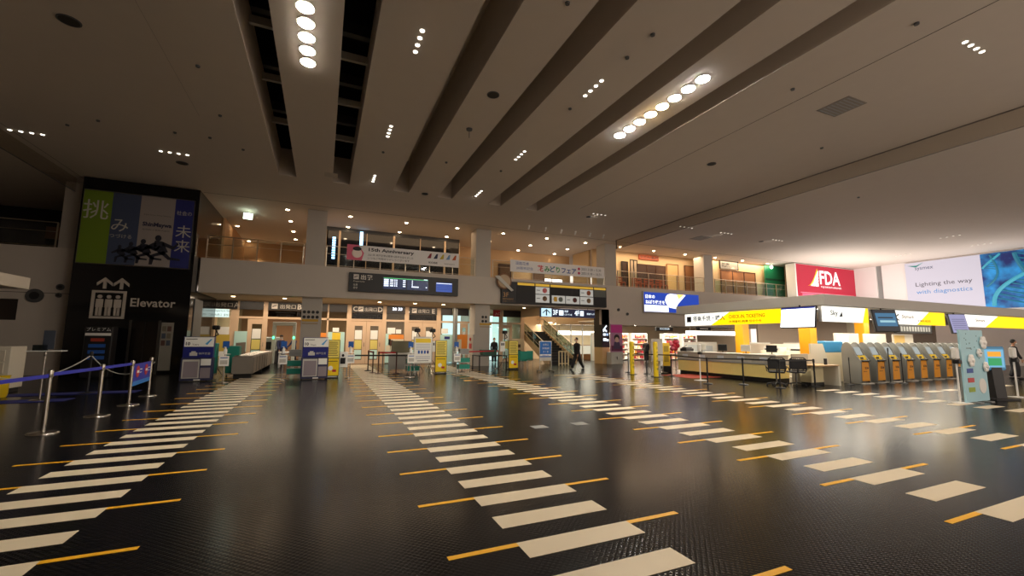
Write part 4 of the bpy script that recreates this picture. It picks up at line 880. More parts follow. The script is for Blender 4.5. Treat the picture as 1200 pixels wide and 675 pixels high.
# long counter (runs away from the camera)
t=thing('checkin_counter','long grey and olive check-in counter running away under the canopy','counter',(CX,11.1,0)); CL=5.0
MB().box(.12,.7,.02,CL,0,.16,M_BLK).build('plinth',t)
b=MB()
for k in range(5): b.box(.0,.7,k*1.0+.004,k*1.0+.996,.16,.66,mat('e8d184',.5)); 
b.build('front_panel',t)
b=MB().box(-.03,.72,0,CL,.66,.72,M_GREY)
for k in range(5): b.box(-.02,.7,k*1.0+.004,k*1.0+.996,.72,1.02,mat('aba69a',.5))
b.build('ledge_panel',t)
MB().box(-.06,.75,-.02,CL+.02,1.02,1.06,mat('cdc8bc',.35),.006).build('worktop',t)
b=MB()
for k in range(5): b.box(-.03,-.02,k*1.0+.35,k*1.0+.68,.8,.94,mat('c7cdd6',.5))
b.build('paper_label',t)
# screens and machines on the counter
for k in range(4):
    y=11.6+k*1.15; tt=thing('counter_monitor','small office monitor on the %s staff place of the long counter'%('nearest','second','third','farthest')[k],'monitor',(CX+.45,y,1.06),-PI/2+.25); MB().box(-.2,.2,0,.03,.08,.36,M_LGREY if k%2 else M_BLK,.01).build('screen_housing',tt); MB().box(-.1,.1,-.05,.1,0,.012,M_BLK).tube((0,.03,.01),(0,.03,.15),.02,M_BLK,n=8).build('stand',tt)
tt=thing('bag_tag_printer','black and grey machine at the far end of the long counter','printer',(CX+.4,15.9,1.06)); MB().box(-.25,.25,-.2,.2,0,.14,M_BLK,.02).build('body',tt); MB().box(-.2,.2,-.15,.15,.14,.2,M_DGREY,.02).tube((-.2,0,.2),(.1,.1,.3),.03,M_GREY,n=8).build('cover',tt)
# back area of the counter
struct(MB().box(19.6,19.7,11.2,15.2,0,1.45,mat('e8e2d4',.5)),'wall_counter_back')
for k,(x,y,l) in enumerate(((19.2,13.4,'cream cabinet behind the middle of the long counter'),(19.2,12.2,'cream cabinet behind the near column'))):
    tt=thing('staff_cabinet',l,'cabinet',(x,y,0)); MB().box(-.3,.3,-.5,.5,0,1.15,mat('efe6d0',.5),.01).build('body',tt); MB().box(-.32,-.3,-.46,.46,.15,1.0,mat('e6dbc0',.5)).build('door',tt); MB().box(-.25,.25,-.4,.4,1.15,1.3,mat('c9c9c4',.5),.02).box(-.27,-.25,-.3,.3,1.18,1.24,M_BLK).build('top_machine',tt)
struct(MB().box(21.5,40,15.9,16.0,0,2.83,mat('b9a696',.6)),'wall_checkin_back')
bpy.data.objects['wall_checkin_back'].location.y=0
t=thing('lit_shop_sign','long bright white lit strip sign in the shop seen behind the yellow columns','sign',(28.0,24.6,2.0)); MB().box(-2.6,2.6,0,.15,0,.3,mat('fff8ee',.5,0,3)).build('lit_face',t)
for s_ in (-2.2,2.2): MB().tube((s_,.08,.3),(s_,.08,zs+.3-2.0),.02,M_STEELD,n=6).build('hanger',t)
t=thing('dark_shop_sign','small black hanging sign in front of the bright strip behind the yellow columns','sign',(25.6,23.2,2.3)); MB().box(-.7,.7,0,.1,0,.26,M_BLK,.01).build('housing',t); MB().box(-.4,.4,-.01,0,.09,.16,mat('e8e4dc',.5)).build('text_strip',t)
for s_ in (-.5,.5): MB().tube((s_,.05,.26),(s_,.05,zs-2.3+.02),.012,M_STEELD,n=6).build('hanger',t)
for k,(x,y,w_,l) in enumerate(((20.4,15.2,1.0,'white office partition behind the far yellow column'),(18.9,17.4,1.2,'white office partition at the far end of the check-in counter'),(22.5,14.6,.9,'white office partition behind the near yellow column'))):
    tt=thing('office_partition',l,'partition',(x,y,0)); MB().box(-w_,w_,-.03,.03,0,1.5,mat('ece8de',.5),.01).build('panel',tt); MB().box(-w_*.8,-w_*.1,-.04,-.03,.95,1.35,mat('d5dad8',.5)).box(w_*.1,w_*.7,-.04,-.03,1.0,1.3,mat('c8cfd4',.5)).build('notice',tt)
# under-canopy ceiling lights
for i,(x,y) in enumerate(((17.4,10.2),(17.6,12.6),(17.6,14.8),(20.5,10.9),(23.5,10.9),(26.5,10.9),(29.5,10.9),(20.5,13.6),(24,13.6),(28,13.6))):
    tt=thing('canopy_light','flat square light set in the canopy soffit over the check-in area','light',(x,y,CZ0),0,'canopy soffit lights'); MB().box(-.35,.35,-.15,.15,-.03,-.001,M_WHITE).build('frame',tt); MB().box(-.32,.32,-.12,.12,-.036,-.031,mat('fff3dd',.5,0,16)).build('diffuser',tt)
# desk with blue sign, next to the kiosks
x,y=17.2,9.75; t=thing('side_desk','cream desk with a slanted side panel left of the kiosks','desk',(17.0,10.05,0))
MB().box(-1.0,.25,-.4,.35,.7,.75,mat('c8a274',.4),.008).build('top',t); MB().box(-.9,-.2,-.1,.3,.12,.7,mat('e0d2a6',.5)).build('front_panel',t); MB().box(.15,.25,-.42,.3,0,.7,mat('ece6d4',.5)).build('side_panel',t); MB().box(-.85,-.1,-.05,.3,0,.12,M_BLK).build('plinth',t)
t=thing('desk_divider','cream upright divider panel behind the side desk','divider',(17.5,10.55,0)); MB().prism([(-.6,.0),(.65,0),(.65,.8),(.35,1.5),(-.4,1.5),(-.4,1.1),(-.6,1.1)],-.03,.03,mat('d8d0bc',.5),'y').build('panel',t)
tag(MB().box(16.72,16.86,9.82,9.86,.75,.97,M_BLKM,.004).build('desk_card'),'small dark card standing on the side desk','card')
t=thing('low_partition','grey low partition with a paper, behind the top of the side desk','partition',(16.4,10.5,0)); MB().box(-.5,.45,-.02,.02,.0,1.12,mat('b3ab98',.5),.006).build('panel',t); MB().box(-.3,-.05,-.028,-.02,.8,.95,M_PAPER).build('paper',t)
# mesh chairs
def mesh_chair(loc,label,rz):
    t=thing('mesh_office_chair',label,'chair',loc,rz,'black mesh chairs at the counter')
    MB().box(-.25,.25,-.24,.24,.46,.52,M_BLK,.03).build('seat',t)
    b=MB(); 
    for i in range(9): 
        a=-.24+i*.06; b.box(a-.008,a+.008,.235+.02*abs(math.cos(i)),.25,.58,.98,M_BLKM)
    for i in range(8): b.box(-.24,.24,.24,.25,.6+i*.05,.61+i*.05,M_BLKM)
    b.box(-.24,.24,.247,.256,.6,.96,mat('242426',.8)); b.build('mesh_back',t)
    MB().tube((-.26,.24,.56),(-.26,.26,.94),.018,M_BLK,n=8).tube((.26,.24,.56),(.26,.26,.94),.018,M_BLK,n=8).tube((-.26,.26,.94),(-.18,.27,1.01),.018,M_BLK,n=8).tube((.26,.26,.94),(.18,.27,1.01),.018,M_BLK,n=8).tube((-.18,.27,1.01),(.18,.27,1.01),.018,M_BLK,n=8).tube((-.26,.24,.56),(.26,.24,.56),.018,M_BLK,n=8).build('back_frame',t)
    for s_ in (-1,1): MB().path([(s_*.24,.2,.5),(s_*.3,.2,.66),(s_*.3,-.12,.7),(s_*.27,-.15,.5)],.014,M_BLKM,8).build('armrest',t)
    MB().tube((0,0,.12),(0,0,.46),.03,M_STEELD,n=10).tube((0,.2,.5),(0,.25,.65),.025,M_BLK,n=8).build('column',t)
    for k in range(5):
        a=k*2*PI/5; l_=MB().tube((0,0,.12),(.3*math.cos(a),.3*math.sin(a),.07),.02,M_BLK,n=8).build('base_arm',t); MB().ell((.3*math.cos(a),.3*math.sin(a),.032),(.03,.03,.032),M_BLK,10,6).build('caster',l_)
    return t
m1=mesh_chair((14.95,10.45,0),'left black mesh chair behind the belt beside the counter end',2.3)
dup(m1,(15.65,10.2,0),'right black mesh chair behind the belt beside the counter end',2.45)
# kiosks
M_KG=mat('74746f',.4); M_KO=mat('f7a614',.4)
def kiosk(loc,label):
    t=thing('checkin_kiosk',label,'kiosk',loc,0,'row of grey and orange check-in kiosks')
    prof=[(.38,.03),(-.22,.03),(-.26,.85),(-.12,1.05),(.0,1.38),(.06,1.5),(.14,1.56),(.24,1.56),(.33,1.48),(.38,1.3)]
    for a,c in ((-.31,-.24),(.24,.31)): MB().prism([(y,z) for y,z in prof],a,c,M_KG,'x').build('side_shell',t)
    MB().box(-.24,.24,-.15,.3,.05,.86,M_KG).prism([(.3,.86),(-.15,.86),(-.08,1.0),(.03,1.34),(.1,1.48),(.3,1.48)],-.24,.24,M_KG,'x').build('body',t)
    MB().box(-.23,.23,-.25,-.15,.1,.82,M_KO,.02).build('front_door',t)
    MB().box(-.05,.12,-.27,-.25,.55,.64,mat('b87408',.4)).box(.06,.12,-.28,-.27,.57,.61,M_BLK).box(-.15,.05,-.265,-.25,.45,.48,mat('b87408',.4)).build('receipt_slot',t)
    MB().box(-.24,.24,-.32,-.1,.84,.89,M_BLK,.01).build('shelf',t)
    MB().prism([(-.2,.9),(-.14,1.06),(-.08,1.06),(-.12,.9)],-.22,.22,M_YEL,'x').box(-.15,.0,-.2,-.15,.93,1.0,M_DGREY).build('keypad',t)
    MB().prism([(-.1,1.08),(.02,1.38),(.04,1.38),(-.08,1.08)],-.2,.2,mat('bcc8cc',.2,0,.35),'x').build('screen',t)
    MB().box(-.3,.32,-.35,.4,0,.035,M_LGREY,.008).build('base',t)
    return t
k0=None
for i in range(9):
    l='check-in kiosk, %s from the side desk'%('first','second','third','fourth','fifth','sixth','seventh','eighth','ninth')[i]
    loc=(18.98+i*1.045,9.95,0)
    if k0 is None: k0=kiosk(loc,l)
    else: dup(k0,loc,l)
# kiosk row belts: two thin poles with rope
pz=[]
for u,v,l in ((1044,449.5,'thin black pole before the third kiosk'),(1059,449.5,'thin black pole before the fourth kiosk')):
    x,y=aZ(u,v); pz.append(stanchion((x,y,0),l,1.35 if u<1050 else 1.15,M_BLK,br=.14,r=.018,name='belt_post'))
x,y=aZ(997,451); q=stanchion((x,y,0),'thin black pole leaning beside the cream divider',1.0,M_BLK,br=.14,r=.015,name='belt_post')
# things behind kiosks: blue bin, dark departures strip, shelves
t=thing('hanging_flight_board','dark flight board with white text hanging behind the second yellow sign','board',(aY(1072,386,11.3)[0],11.3,2.0)); MB().box(-1.6,1.6,0,.12,0,.42,M_BLK,.01).build('housing',t)
b=MB()
for k in range(12): b.box(-1.5+k*.25,-1.34+k*.25,-.006,0,.1,.32,M_GREY)
b.build('flight_rows',t); MB().tube((-1.2,.06,.42),(-1.2,.06,CZ0-2.05),.02,M_GREY,n=8).build('hanger',t); MB().tube((1.2,.06,.42),(1.2,.06,CZ0-2.05),.02,M_GREY,n=8).build('hanger',t)
for i,(x,y,l,c) in enumerate(((18.9,10.9,'bright blue cabinet top seen behind the first kiosk','2f8ac0'),)):
    tag(MB().box(x-.6,x+.6,y-.2,y+.25,1.15,1.6,mat(c,.5),.03).box(x-.6,x+.6,y-.2,y+.2,0,1.15,M_CREAM).build('blue_cabinet'),l,'cabinet')
for i,x in enumerate((21.6,23.8,26.2)):
    t=thing('back_office_panel','cream partition panel behind the kiosks, %s one'%('left','middle','right')[i],'partition',(x,11.7,0)); MB().box(-.9,.9,-.03,.03,0,1.95,mat('ded4c2',.5),.01).build('panel',t); MB().box(-.8,.1,-.04,-.03,1.5,1.9,mat(('efe9dc','b8c6c8','e8c070')[i],.5)).build('notice',t)
# ------------------------------------------------------------------ right foreground objects
YF=5.75; x0=aY(1131.5,469,YF)[0]; x1=aY(1159,468,YF)[0]; y0_=y1_=YF
t=thing('flower_poster_stand','tall light blue poster stand decorated with white paper flowers','poster stand',((x0+x1)/2,(y0_+y1_)/2,0)); k=(x1-x0)/2
rzz=math.atan2(y1_-y0_,x1-x0); t.rotation_euler=(0,0,0)
top=aY(1136,386.8,5.75)[1]; 
bd=MB().prism([(-k,0.02),(k,.02),(k,top),(-k,top)],-.02,.02,mat('aedbe8',.5),'y').build('board',t)
FW_=mat('fffdf8',.7); 
for fx,fz,fr_ in ((.85,top-.34,.18),(.4,top-.62,.12),(-.35,top-.82,.17),(.85,top-1.0,.14)):
    b=MB()
    for a in range(6): b.ell((fx*k+fr_*.55*math.cos(a*1.047),-.05,fz+fr_*.55*math.sin(a*1.047)),(fr_*.5,.035,fr_*.5),FW_,10,6)
    b.ell((fx*k,-.08,fz),(fr_*.3,.04,fr_*.3),FW_,10,6)
    b.build('paper_flower',t)
b=MB().tube((k*.5,-.03,.42),(k*.5,-.02,.42),.2,M_PAPER,n=24)
for i,c in enumerate(('3a5aa8','c84848','9ab03a')): b.box(-k*.7,-k*.25+.04,-.028,-.02,.78-i*.25,.9-i*.25,mat(c,.5))
for i in range(14): b.tube((random.uniform(-k*.9,k*.7),-.025,top-.1-random.random()*.7),(0,0,0),.012,M_DGREY) if False else b.box(*(lambda q,w:(q,q+.02,-.025,-.02,w,w+.03))(random.uniform(-k*.85,k*.6),top-.12-random.random()*.7),mat('4a6a70',.6))
b.box(-k*.55,-k*.2,-.026,-.02,top-.5,top-.485,M_DGREY); b.build('printing',t)
MB().box(-k*.6,-k*.3,-.2,.25,0,.025,M_GREY).box(k*.3,k*.6,-.2,.25,0,.025,M_GREY).box(-.02,.02,.02,.3,.0,.9,M_GREY).build('stand',t)
for u,v,l in ((1120.5,473.3,'white dispenser post left of the flower poster stand'),(1188,466.8,'white dispenser post right of the blue touch screen')):
    x,y=aZ(u,v-1.5); t=thing('sanitizer_post',l,'sanitizer stand',(x-.03,y-.1,0),-.2,'white dispenser posts at the kiosks'); whitepost(t,1.45)
x,y=aZ(1175,469); t=thing('touch_screen_terminal','black terminal with a light blue framed touch screen right of the flower poster','terminal',(x,y+.15,0),-.35)
MB().box(-.33,.42,-.3,.3,0,.05,M_BLK,.01).build('base',t); MB().prism([(-.15,.05),(.2,.05),(.12,.95),(-.1,.95)],-.12,.2,M_BLK,'x').build('pedestal',t)
MB().box(-.36,.36,-.1,-.02,.82,1.48,mat('58a0c8',.4,0,.25),.03).build('screen_frame',t); MB().box(-.29,.29,-.11,-.1,.9,1.4,mat('6cb6dc',.3,0,.6)).build('screen',t)
MB().box(-.2,.2,-.118,-.11,1.2,1.34,mat('e8a020',.4,0,.7)).box(-.2,.2,-.118,-.11,.95,1.16,mat('20a060',.4,0,.6)).build('screen_buttons',t)
t=thing('low_table','small black table standing behind the right dispenser post','table',(20.4,7.2,0)); MB().box(-.5,.5,-.3,.3,.72,.76,M_BLK).build('tabletop',t)
for sx in (-.45,.45):
    for sy_ in (-.25,.25): MB().box(sx-.02,sx+.02,sy_-.02,sy_+.02,0,.72,M_BLK).build('leg',t)
# ------------------------------------------------------------------ FDA and sysmex boards
FY=23.0
x0,z1=aY(932,307,FY);x1=RWX-.03; 
t=thing('airline_board','large lit red airline board reading FDA on the upper right wall','advert',(x0,FY,5.3)); w_=x1-x0;h=8.13-5.3
MB().box(-.1,w_,0,.8,0,h,M_WHITE).build('housing',t); MB().box(.03,w_-.03,-.02,0,.05,h-.05,mat('c81438',.5,0,.5)).build('red_face',t)
WL=mat('fff8f4',.5,0,1.0); YL=mat('ffc820',.5,0,.8)
b=MB().text('FDA',(3.1,-.021,1.2),1.2,WL,w=2.9,bold=.02).text('FUJI DREAM AIRLINES',(3.2,-.021,.85),.2,WL,w=2.9).box(.4,w_-.3,-.025,-.021,.35,.4,mat('f08aa0',.5)).box(.6,w_-.3,-.025,-.021,.1,.3,mat('e06080',.5)); b.build('lettering',t)
b=MB(); cv=[(1.5+i/8*1.3,1.0+(i/8)**1.6*1.55) for i in range(9)]
b.prism([(1.4,.98)]+[(x,z) for x,z in cv[1:]]+[(2.5,2.5),(2.1,1.7),(1.75,1.2)][:0]+[(2.85,1.7),(2.3,1.15)],-.03,-.021,YL,'y')
b.prism([(1.75,.98),(2.85,.98),(2.95,2.4),(2.55,1.9),(2.2,1.35)],-.036,-.03,WL,'y')
for j in range(3): b.prism([(1.8+j*.25,.98),(1.87+j*.25,.98),(2.95,1.6+j*.0+(.35-j*.25)),(2.95,1.52+(.35-j*.25))],-.04,-.036,mat('c81438',.5,0,.5),'y')
b.build('tail_mark',t)
# sysmex board on right wall (faces -X)
PXX=RWX-.1
yA,_=aX(1062,330,PXX); yB,_=aX(1205,330,PXX); yD,_=aX(1151.8,330,PXX)
t=thing('medical_advert_board','huge white lit advert board with DNA picture on the right wall','advert',(PXX,yA,4.0),-PI/2)
w_=yA-yB+1.5; d=yA-yD; h=8.1-4.0
MB().box(0,w_,.01,.09,0,h,M_WHITE).build('housing',t)
MB().box(0,d,-.01,.01,.03,h-.03,mat('e6e0ee',.5,0,.42)).build('white_face',t)
dm=bpy.data.materials.new('dna_blue'); dm.use_nodes=True; nt=dm.node_tree; bs=nt.nodes['Principled BSDF']
g=nt.nodes.new('ShaderNodeNewGeometry'); nn=nt.nodes.new('ShaderNodeTexNoise'); nn.inputs['Scale'].default_value=1.1; nn.inputs['Detail'].default_value=3
rp=nt.nodes.new('ShaderNodeValToRGB'); rp.color_ramp.elements[0].position=.35; rp.color_ramp.elements[0].color=(*lin('16245e'),1); rp.color_ramp.elements[1].position=.68; rp.color_ramp.elements[1].color=(*lin('2a8ccc'),1)
nt.links.new(g.outputs['Position'],nn.inputs['Vector']); nt.links.new(nn.outputs[0],rp.inputs[0]); nt.links.new(rp.outputs[0],bs.inputs['Base Color']); nt.links.new(rp.outputs[0],bs.inputs['Emission Color']); bs.inputs['Emission Strength'].default_value=.32
MB().box(d,w_,-.01,.01,.03,h-.03,dm).build('picture_face',t)
b=MB(); LC=mat('4ab4cc',.5,0,.45); LD=mat('2c8aa8',.5,0,.35)
def helix(cx,cz,L,amp,ang,turn,ph,r):
    prev=None
    def pt(s,p_): 
        a=amp*math.sin(turn*s*2*PI+p_); u=(s-.5)*L; return (cx+u*math.cos(ang)-a*math.sin(ang), cz+u*math.sin(ang)+a*math.cos(ang))
    n_=40
    for sgn in (0,PI):
        for i in range(n_):
            p1,p2=pt(i/n_,ph+sgn),pt((i+1)/n_,ph+sgn)
            ok=all(d+.05<p[0]<w_-.05 and .08<p[1]<h-.08 for p in (p1,p2))
            if ok: b.tube((p1[0],-.03,p1[1]),(p2[0],-.03,p2[1]),r,LC if sgn==0 else LD,n=6)
    for i in range(0,n_,2):
        p1,p2=pt(i/n_,ph),pt(i/n_,ph+PI)
        if all(d+.05<p[0]<w_-.05 and .08<p[1]<h-.08 for p in (p1,p2)): b.tube((p1[0],-.02,p1[1]),(p2[0],-.02,p2[1]),r*.35,LD,n=5)
helix(d+2.1,2.2,6.0,1.05,1.25,.75,.6,.13); helix(d+.5,3.1,3.0,.45,1.3,.7,.2,.07)
b.build('dna_helix',t)
gx=lambda u,v:(yA-aX(u,v,PXX)[0], aX(u,v,PXX)[1]-4.0)
b=MB()
p1=gx(1073.5,337.5);p2=gx(1140,331.5); b.text('Lighting the way',(p1[0],-.011,p1[1]),.42,mat('4a4650',.5),w=p2[0]-p1[0])
p1=gx(1074.5,346);p2=gx(1140,340); b.text('with diagnostics',(p1[0],-.011,p1[1]-.02),.42,mat('3f86c8',.5),w=p2[0]-p1[0])
p1=gx(1072.5,318);p2=gx(1094,318); b.text('sysmex',(p1[0],-.011,p1[1]),.28,mat('3a4666',.5),w=p2[0]-p1[0]); b.build('lettering',t)
p=gx(1069,315.5); MB().prism([(p[0]-.3,p[1]+.3),(p[0]+.25,p[1]+.1),(p[0]+.75,p[1]+.45),(p[0]+.3,p[1]+.25)],-.02,-.011,mat('2a8a80',.5),'y').build('leaf_mark',t)
# ------------------------------------------------------------------ upper floor
# window wall in second bay
WY=27.4
fr=MB(); x0=-.0
xm=[aY(u,300,WY)[0] for u in (381,397,429,461,492,521,538)]
for i,x in enumerate(xm): fr.box(x-(.06 if i in (1,3,5) else .02),x+(.06 if i in (1,3,5) else .02),WY-.06,WY+.06,FZ-.02,8.0,M_TAN)
fr.box(xm[0],xm[-1],WY-.04,WY+.04,7.98,8.2,M_DGREY)
struct(fr,'trim_40'); struct(MB().box(xm[0],xm[-1],WY,WY+.02,FZ-.02,8.0,mat('10131a',.06,0,0,0,1,.8)),'window_4')
for (u0,u1,v0,v1,l) in ((388.5,393.5,277,304,'left bluish reflection put as glowing bars on the dark upper window'),(420,427,272,289,'right bluish reflection put as glowing bars on the dark upper window')):  # blue reflections in the glass, put in as glowing bars
    xa,za=aY(u0,v0,WY-.05); xb,zb=aY(u1,v1,WY-.05)
    t=thing('window_reflection',l,'light',((xa+xb)/2,WY-.1,(za+zb)/2)); b=MB()
    for k in range(9): b.box(-.09,.09,-.02,.02,(za-zb)*(k/9-.5)+.02,(za-zb)*(k/9-.5)+.12,mat('9fd2ff',.4,0,2.6))
    b.build('reflection_bars',t); MB().box(-.02,.02,.02,.05,-(za-zb)/2,(za-zb)/2,M_DGREY).build('backing',t)
# back walls upstairs
struct(MB().box(-5.3,-.1,34.4,34.6,FZ-.02,H,mat('b98f66',.7)).box(-.1,0,WY,34.4,FZ-.02,H,mat('b98f66',.7)).box(8.1,8.2,WY+.1,34.4,FZ-.02,H,M_TANW).box(8.2,17.9,29.3,29.5,FZ-.02,H,mat('c9a57c',.7)),'wall_upper_left')
xs_=17.9
struct(MB().box(18.5,27.75,25.75,25.9,FZ-.02,H,mat('d2b48a',.7)).box(17.8,17.95,26.4,28.6,FZ-.02,H,mat('d2b48a',.7)).box(17.8,18.5,25.9,26.05,FZ-.02,H,mat('d2b48a',.7)).box(27.75,37.2,25.15,25.3,FZ-.02,H,mat('d2b48a',.7)).box(37.2,RWX,24.9,25.05,FZ-.02,H,mat('d2b48a',.7)),'wall_upper_right')
# partition screens left bay
for x_,y_,e_ in ((-4.4,33.6,260),(-1.2,33.6,60),(31.2,24.75,90),(24.2,25.2,110),(21.2,25.2,50),(14,28.6,60)):
    l=bpy.data.lights.new('alcove_light','SPOT'); l.energy=e_; l.color=(1,.8,.5); l.spot_size=1.25; l.spot_blend=.5; l.shadow_soft_size=.05
    o=bpy.data.objects.new('alcove_light',l); COL.objects.link(o); o.location=(x_,y_,8.0); o.rotation_euler=(.1,0,0)
# railings, one per bay
def railing(x0,x1,label,n,glassm=G_CLEAR):
    t=thing('glass_railing',label,'railing',(x0,24.0,FZ-.02),0,'upper floor glass railings'); w_=x1-x0
    MB().tube((0,0,1.12),(w_,0,1.12),.025,M_RAIL,n=10).build('handrail',t); MB().tube((0,.0,.72),(w_,.0,.72),.014,M_RAIL,n=8).tube((0,0,.1),(w_,0,.1),.012,M_RAIL,n=8).build('lower_rail',t)
    for k in range(n+1): MB().box(k*w_/n-.025,k*w_/n+.025,-.03,.03,0,1.12,M_RAIL,.004).build('post',t)
    MB().box(.02,w_-.02,.03,.036,.12,1.05,glassm).build('glass_panel',t)
    return t
def rx(u): return aY(u,300,24.0)[0]
railing(-5.2,-1.1,'glass railing of the upper floor right of the black tower',4)
railing(-.02,8.1,'glass railing behind the anniversary banner',6); railing(9.25,17.4,'glass railing behind the flower festival banner',6)
railing(18.55,26.7,'glass railing before the upper restaurants, left bay',6); railing(27.85,36.2,'glass railing before the upper restaurants, right bay',7,glass('e2f2ee',.84))
railing(-15.5,-10.5,'glass railing at the far left dark upper floor',2)
# far left dark room upstairs
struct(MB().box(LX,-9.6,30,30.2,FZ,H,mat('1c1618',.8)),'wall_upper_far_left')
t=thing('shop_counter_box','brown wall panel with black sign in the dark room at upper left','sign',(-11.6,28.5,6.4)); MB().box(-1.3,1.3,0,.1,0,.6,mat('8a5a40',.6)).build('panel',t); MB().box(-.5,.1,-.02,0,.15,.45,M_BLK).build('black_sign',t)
# restaurants upstairs
YR=25.72; YQ=25.12
x0,z1=aY(749,298,YR-.1);x1,_=aY(772,302,YR-.1);_,z0=aY(749,303.5,YR-.1)
t=thing('restaurant_sign','orange and red restaurant sign on the upper floor wall','sign',(x0,YR-.1,z0)); MB().box(0,x1-x0,0,.12,0,z1-z0,mat('d8581c',.5,0,.25),.01).build('panel',t); MB().text('うどん 瀬戸',(.08,-.002,.1),(z1-z0)*.6,mat('4a0c08',.5),w=x1-x0-.16,bold=.02).build('lettering',t)
x0,z1=aY(844,305.5,YQ-.12);x1,_=aY(864.5,308,YQ-.12);_,z0=aY(844,314,YQ-.12)
t=thing('restaurant_sign','white framed restaurant sign with black brush text, right of the upper column','sign',(x0,YQ-.12,z0)); MB().box(0,x1-x0,0,.1,0,z1-z0,mat('d8cdb8',.5,0,.15)).build('panel',t); MB().text('花庵',(.1,-.002,.1),(z1-z0)*.65,M_BLK,w=.95,bold=.02).build('lettering',t); MB().box(-.04,0,-.02,.1,-.05,z1-z0+.05,M_BLK).box(x1-x0,x1-x0+.04,-.02,.1,-.05,z1-z0+.05,M_BLK).build('frame',t)
def upanel(u0,u1,v0,label,m_,name='shopfront_panel',Y=YR-.05,z0=FZ-.02,extra=None):
    x0,z1=aY(u0,v0,Y);x1,_=aY(u1,v0,Y); z1=min(z1,8.15); t=thing(name,label,'shopfront',(x0,Y,z0)); MB().box(0,x1-x0,-.03,.03,0,z1-z0,m_).build('panel',t)
    if extra: extra(t,x1-x0,z1-z0)
    return t
def grid_(m_,nx):
    def f(t,w_,h):
        b=MB()
        for k in range(nx+1): b.box(k*w_/nx-.03,k*w_/nx+.03,-.06,-.03,0,h,m_)
        b.box(0,w_,-.06,-.03,h-.06,h,m_); b.build('frame',t)
    return f
upanel(728,735,306,'dark shopfront next to the third upper column',mat('3a2418',.5),extra=grid_(M_BLK,1))
upanel(738,746,304,'tall striped lantern panel on the upper floor',mat('c8b090',.5),Y=25.2,extra=grid_(M_BLK,2))
upanel(747,779,309,'dark open restaurant front under the orange sign',mat('40281a',.4),extra=grid_(M_DWOOD,3))
upanel(781,794,309,'cream door of the upper restaurant',mat('c9a670',.5),extra=grid_(M_WOOD,1))
upanel(802,826,311,'brown wooden restaurant front left of the fourth upper column',mat('8a5c38',.5),extra=grid_(M_DWOOD,2))
upanel(844,884,316,'wide brown noren front right of the fourth upper column',mat('9a6438',.5),Y=YQ-.05,extra=grid_(M_DWOOD,3))
upanel(895,918,307,'green panel beside the red airline board',mat('0f6a44',.4),Y=24.85,extra=lambda t,w_,h:MB().box(0,w_,-.05,-.03,h*.55,h*.6,mat('083a26',.5)).build('band',t))
upanel(919,930,308,'tan louvred panel just left of the red airline board',mat('b5956c',.5),Y=24.6,extra=grid_(M_DWOOD,3))
# restaurant chairs upstairs
def wchair(loc,label):
    t=thing('wooden_chair',label,'chair',loc,0,'red-brown chairs upstairs'); mm=mat('b0552c',.5)
    MB().box(-.2,.2,-.2,.2,.42,.46,mm,.01).build('seat',t); MB().box(-.2,.2,.17,.2,.75,.85,mm).box(-.2,.2,.17,.2,.58,.66,mm).build('backrest',t)
    for sx in (-.18,.18):
        for sy_,hh in ((-.18,.42),(.18,.85)): MB().box(sx-.02,sx+.02,sy_-.02,sy_+.02,0,hh,mm).build('leg',t)
    return t
w0=None
for i,x in enumerate((18.9,19.4,20.6,21.15,21.7,22.25,22.8,23.35)):
    l='red-brown wooden chair, %s from the left behind the upper restaurant railing'%('first','second','third','fourth','fifth','sixth','seventh','eighth')[i]
    if w0 is None: w0=wchair((x,24.55,FZ-.02),l)
    else: dup(w0,(x,24.55+(i%2)*.12,FZ-.02),l)
for i,x in enumerate((12.2,15.0)):
    t=thing('upper_display','dark display frame against the upper wall behind the festival banner, %s one'%('left','right')[i],'display',(x,29.1,FZ-.02)); MB().box(-.5,.5,-.05,.1,0,1.9,M_DWOOD).build('frame',t); MB().box(-.4,.4,-.07,-.05,.3,1.7,mat('6a4a30',.5)).build('panel',t)
t=thing('white_lit_panel','bright white lit panel seen below the festival banner','light',(*([aY(649,323,27.5)[0]]),27.5,FZ-.02)); MB().box(-.7,.7,0,.08,.15,.75,mat('fff8ee',.5,0,5)).build('panel',t)
for s_ in (-.5,.5): MB().box(s_-.03,s_+.03,0,.08,0,.15,M_DGREY).build('leg',t)
t=thing('exit_sign','small bright white exit sign hanging from the upper left ceiling','sign',(-3.91,25.7,7.75)); MB().box(-.2,.2,-.04,.04,0,.3,mat('d8f5e0',.5,0,7)).build('lit_face',t); MB().tube((0,0,.3),(0,0,.45),.015,M_GREY,n=8).build('hanger',t)
t=thing('exit_sign','small bright round light hanging before the green panel','light',(aY(904,313,24.5)[0],24.5,aY(904,313,24.5)[1]-.12)); MB().ell((0,0,.12),(.14,.1,.14),mat('f0fff0',.5,0,8)).build('lit_face',t); zz=t.location.z; MB().tube((0,0,.24),(0,0,8.19-zz),.012,M_GREY,n=8).build('hanger',t)
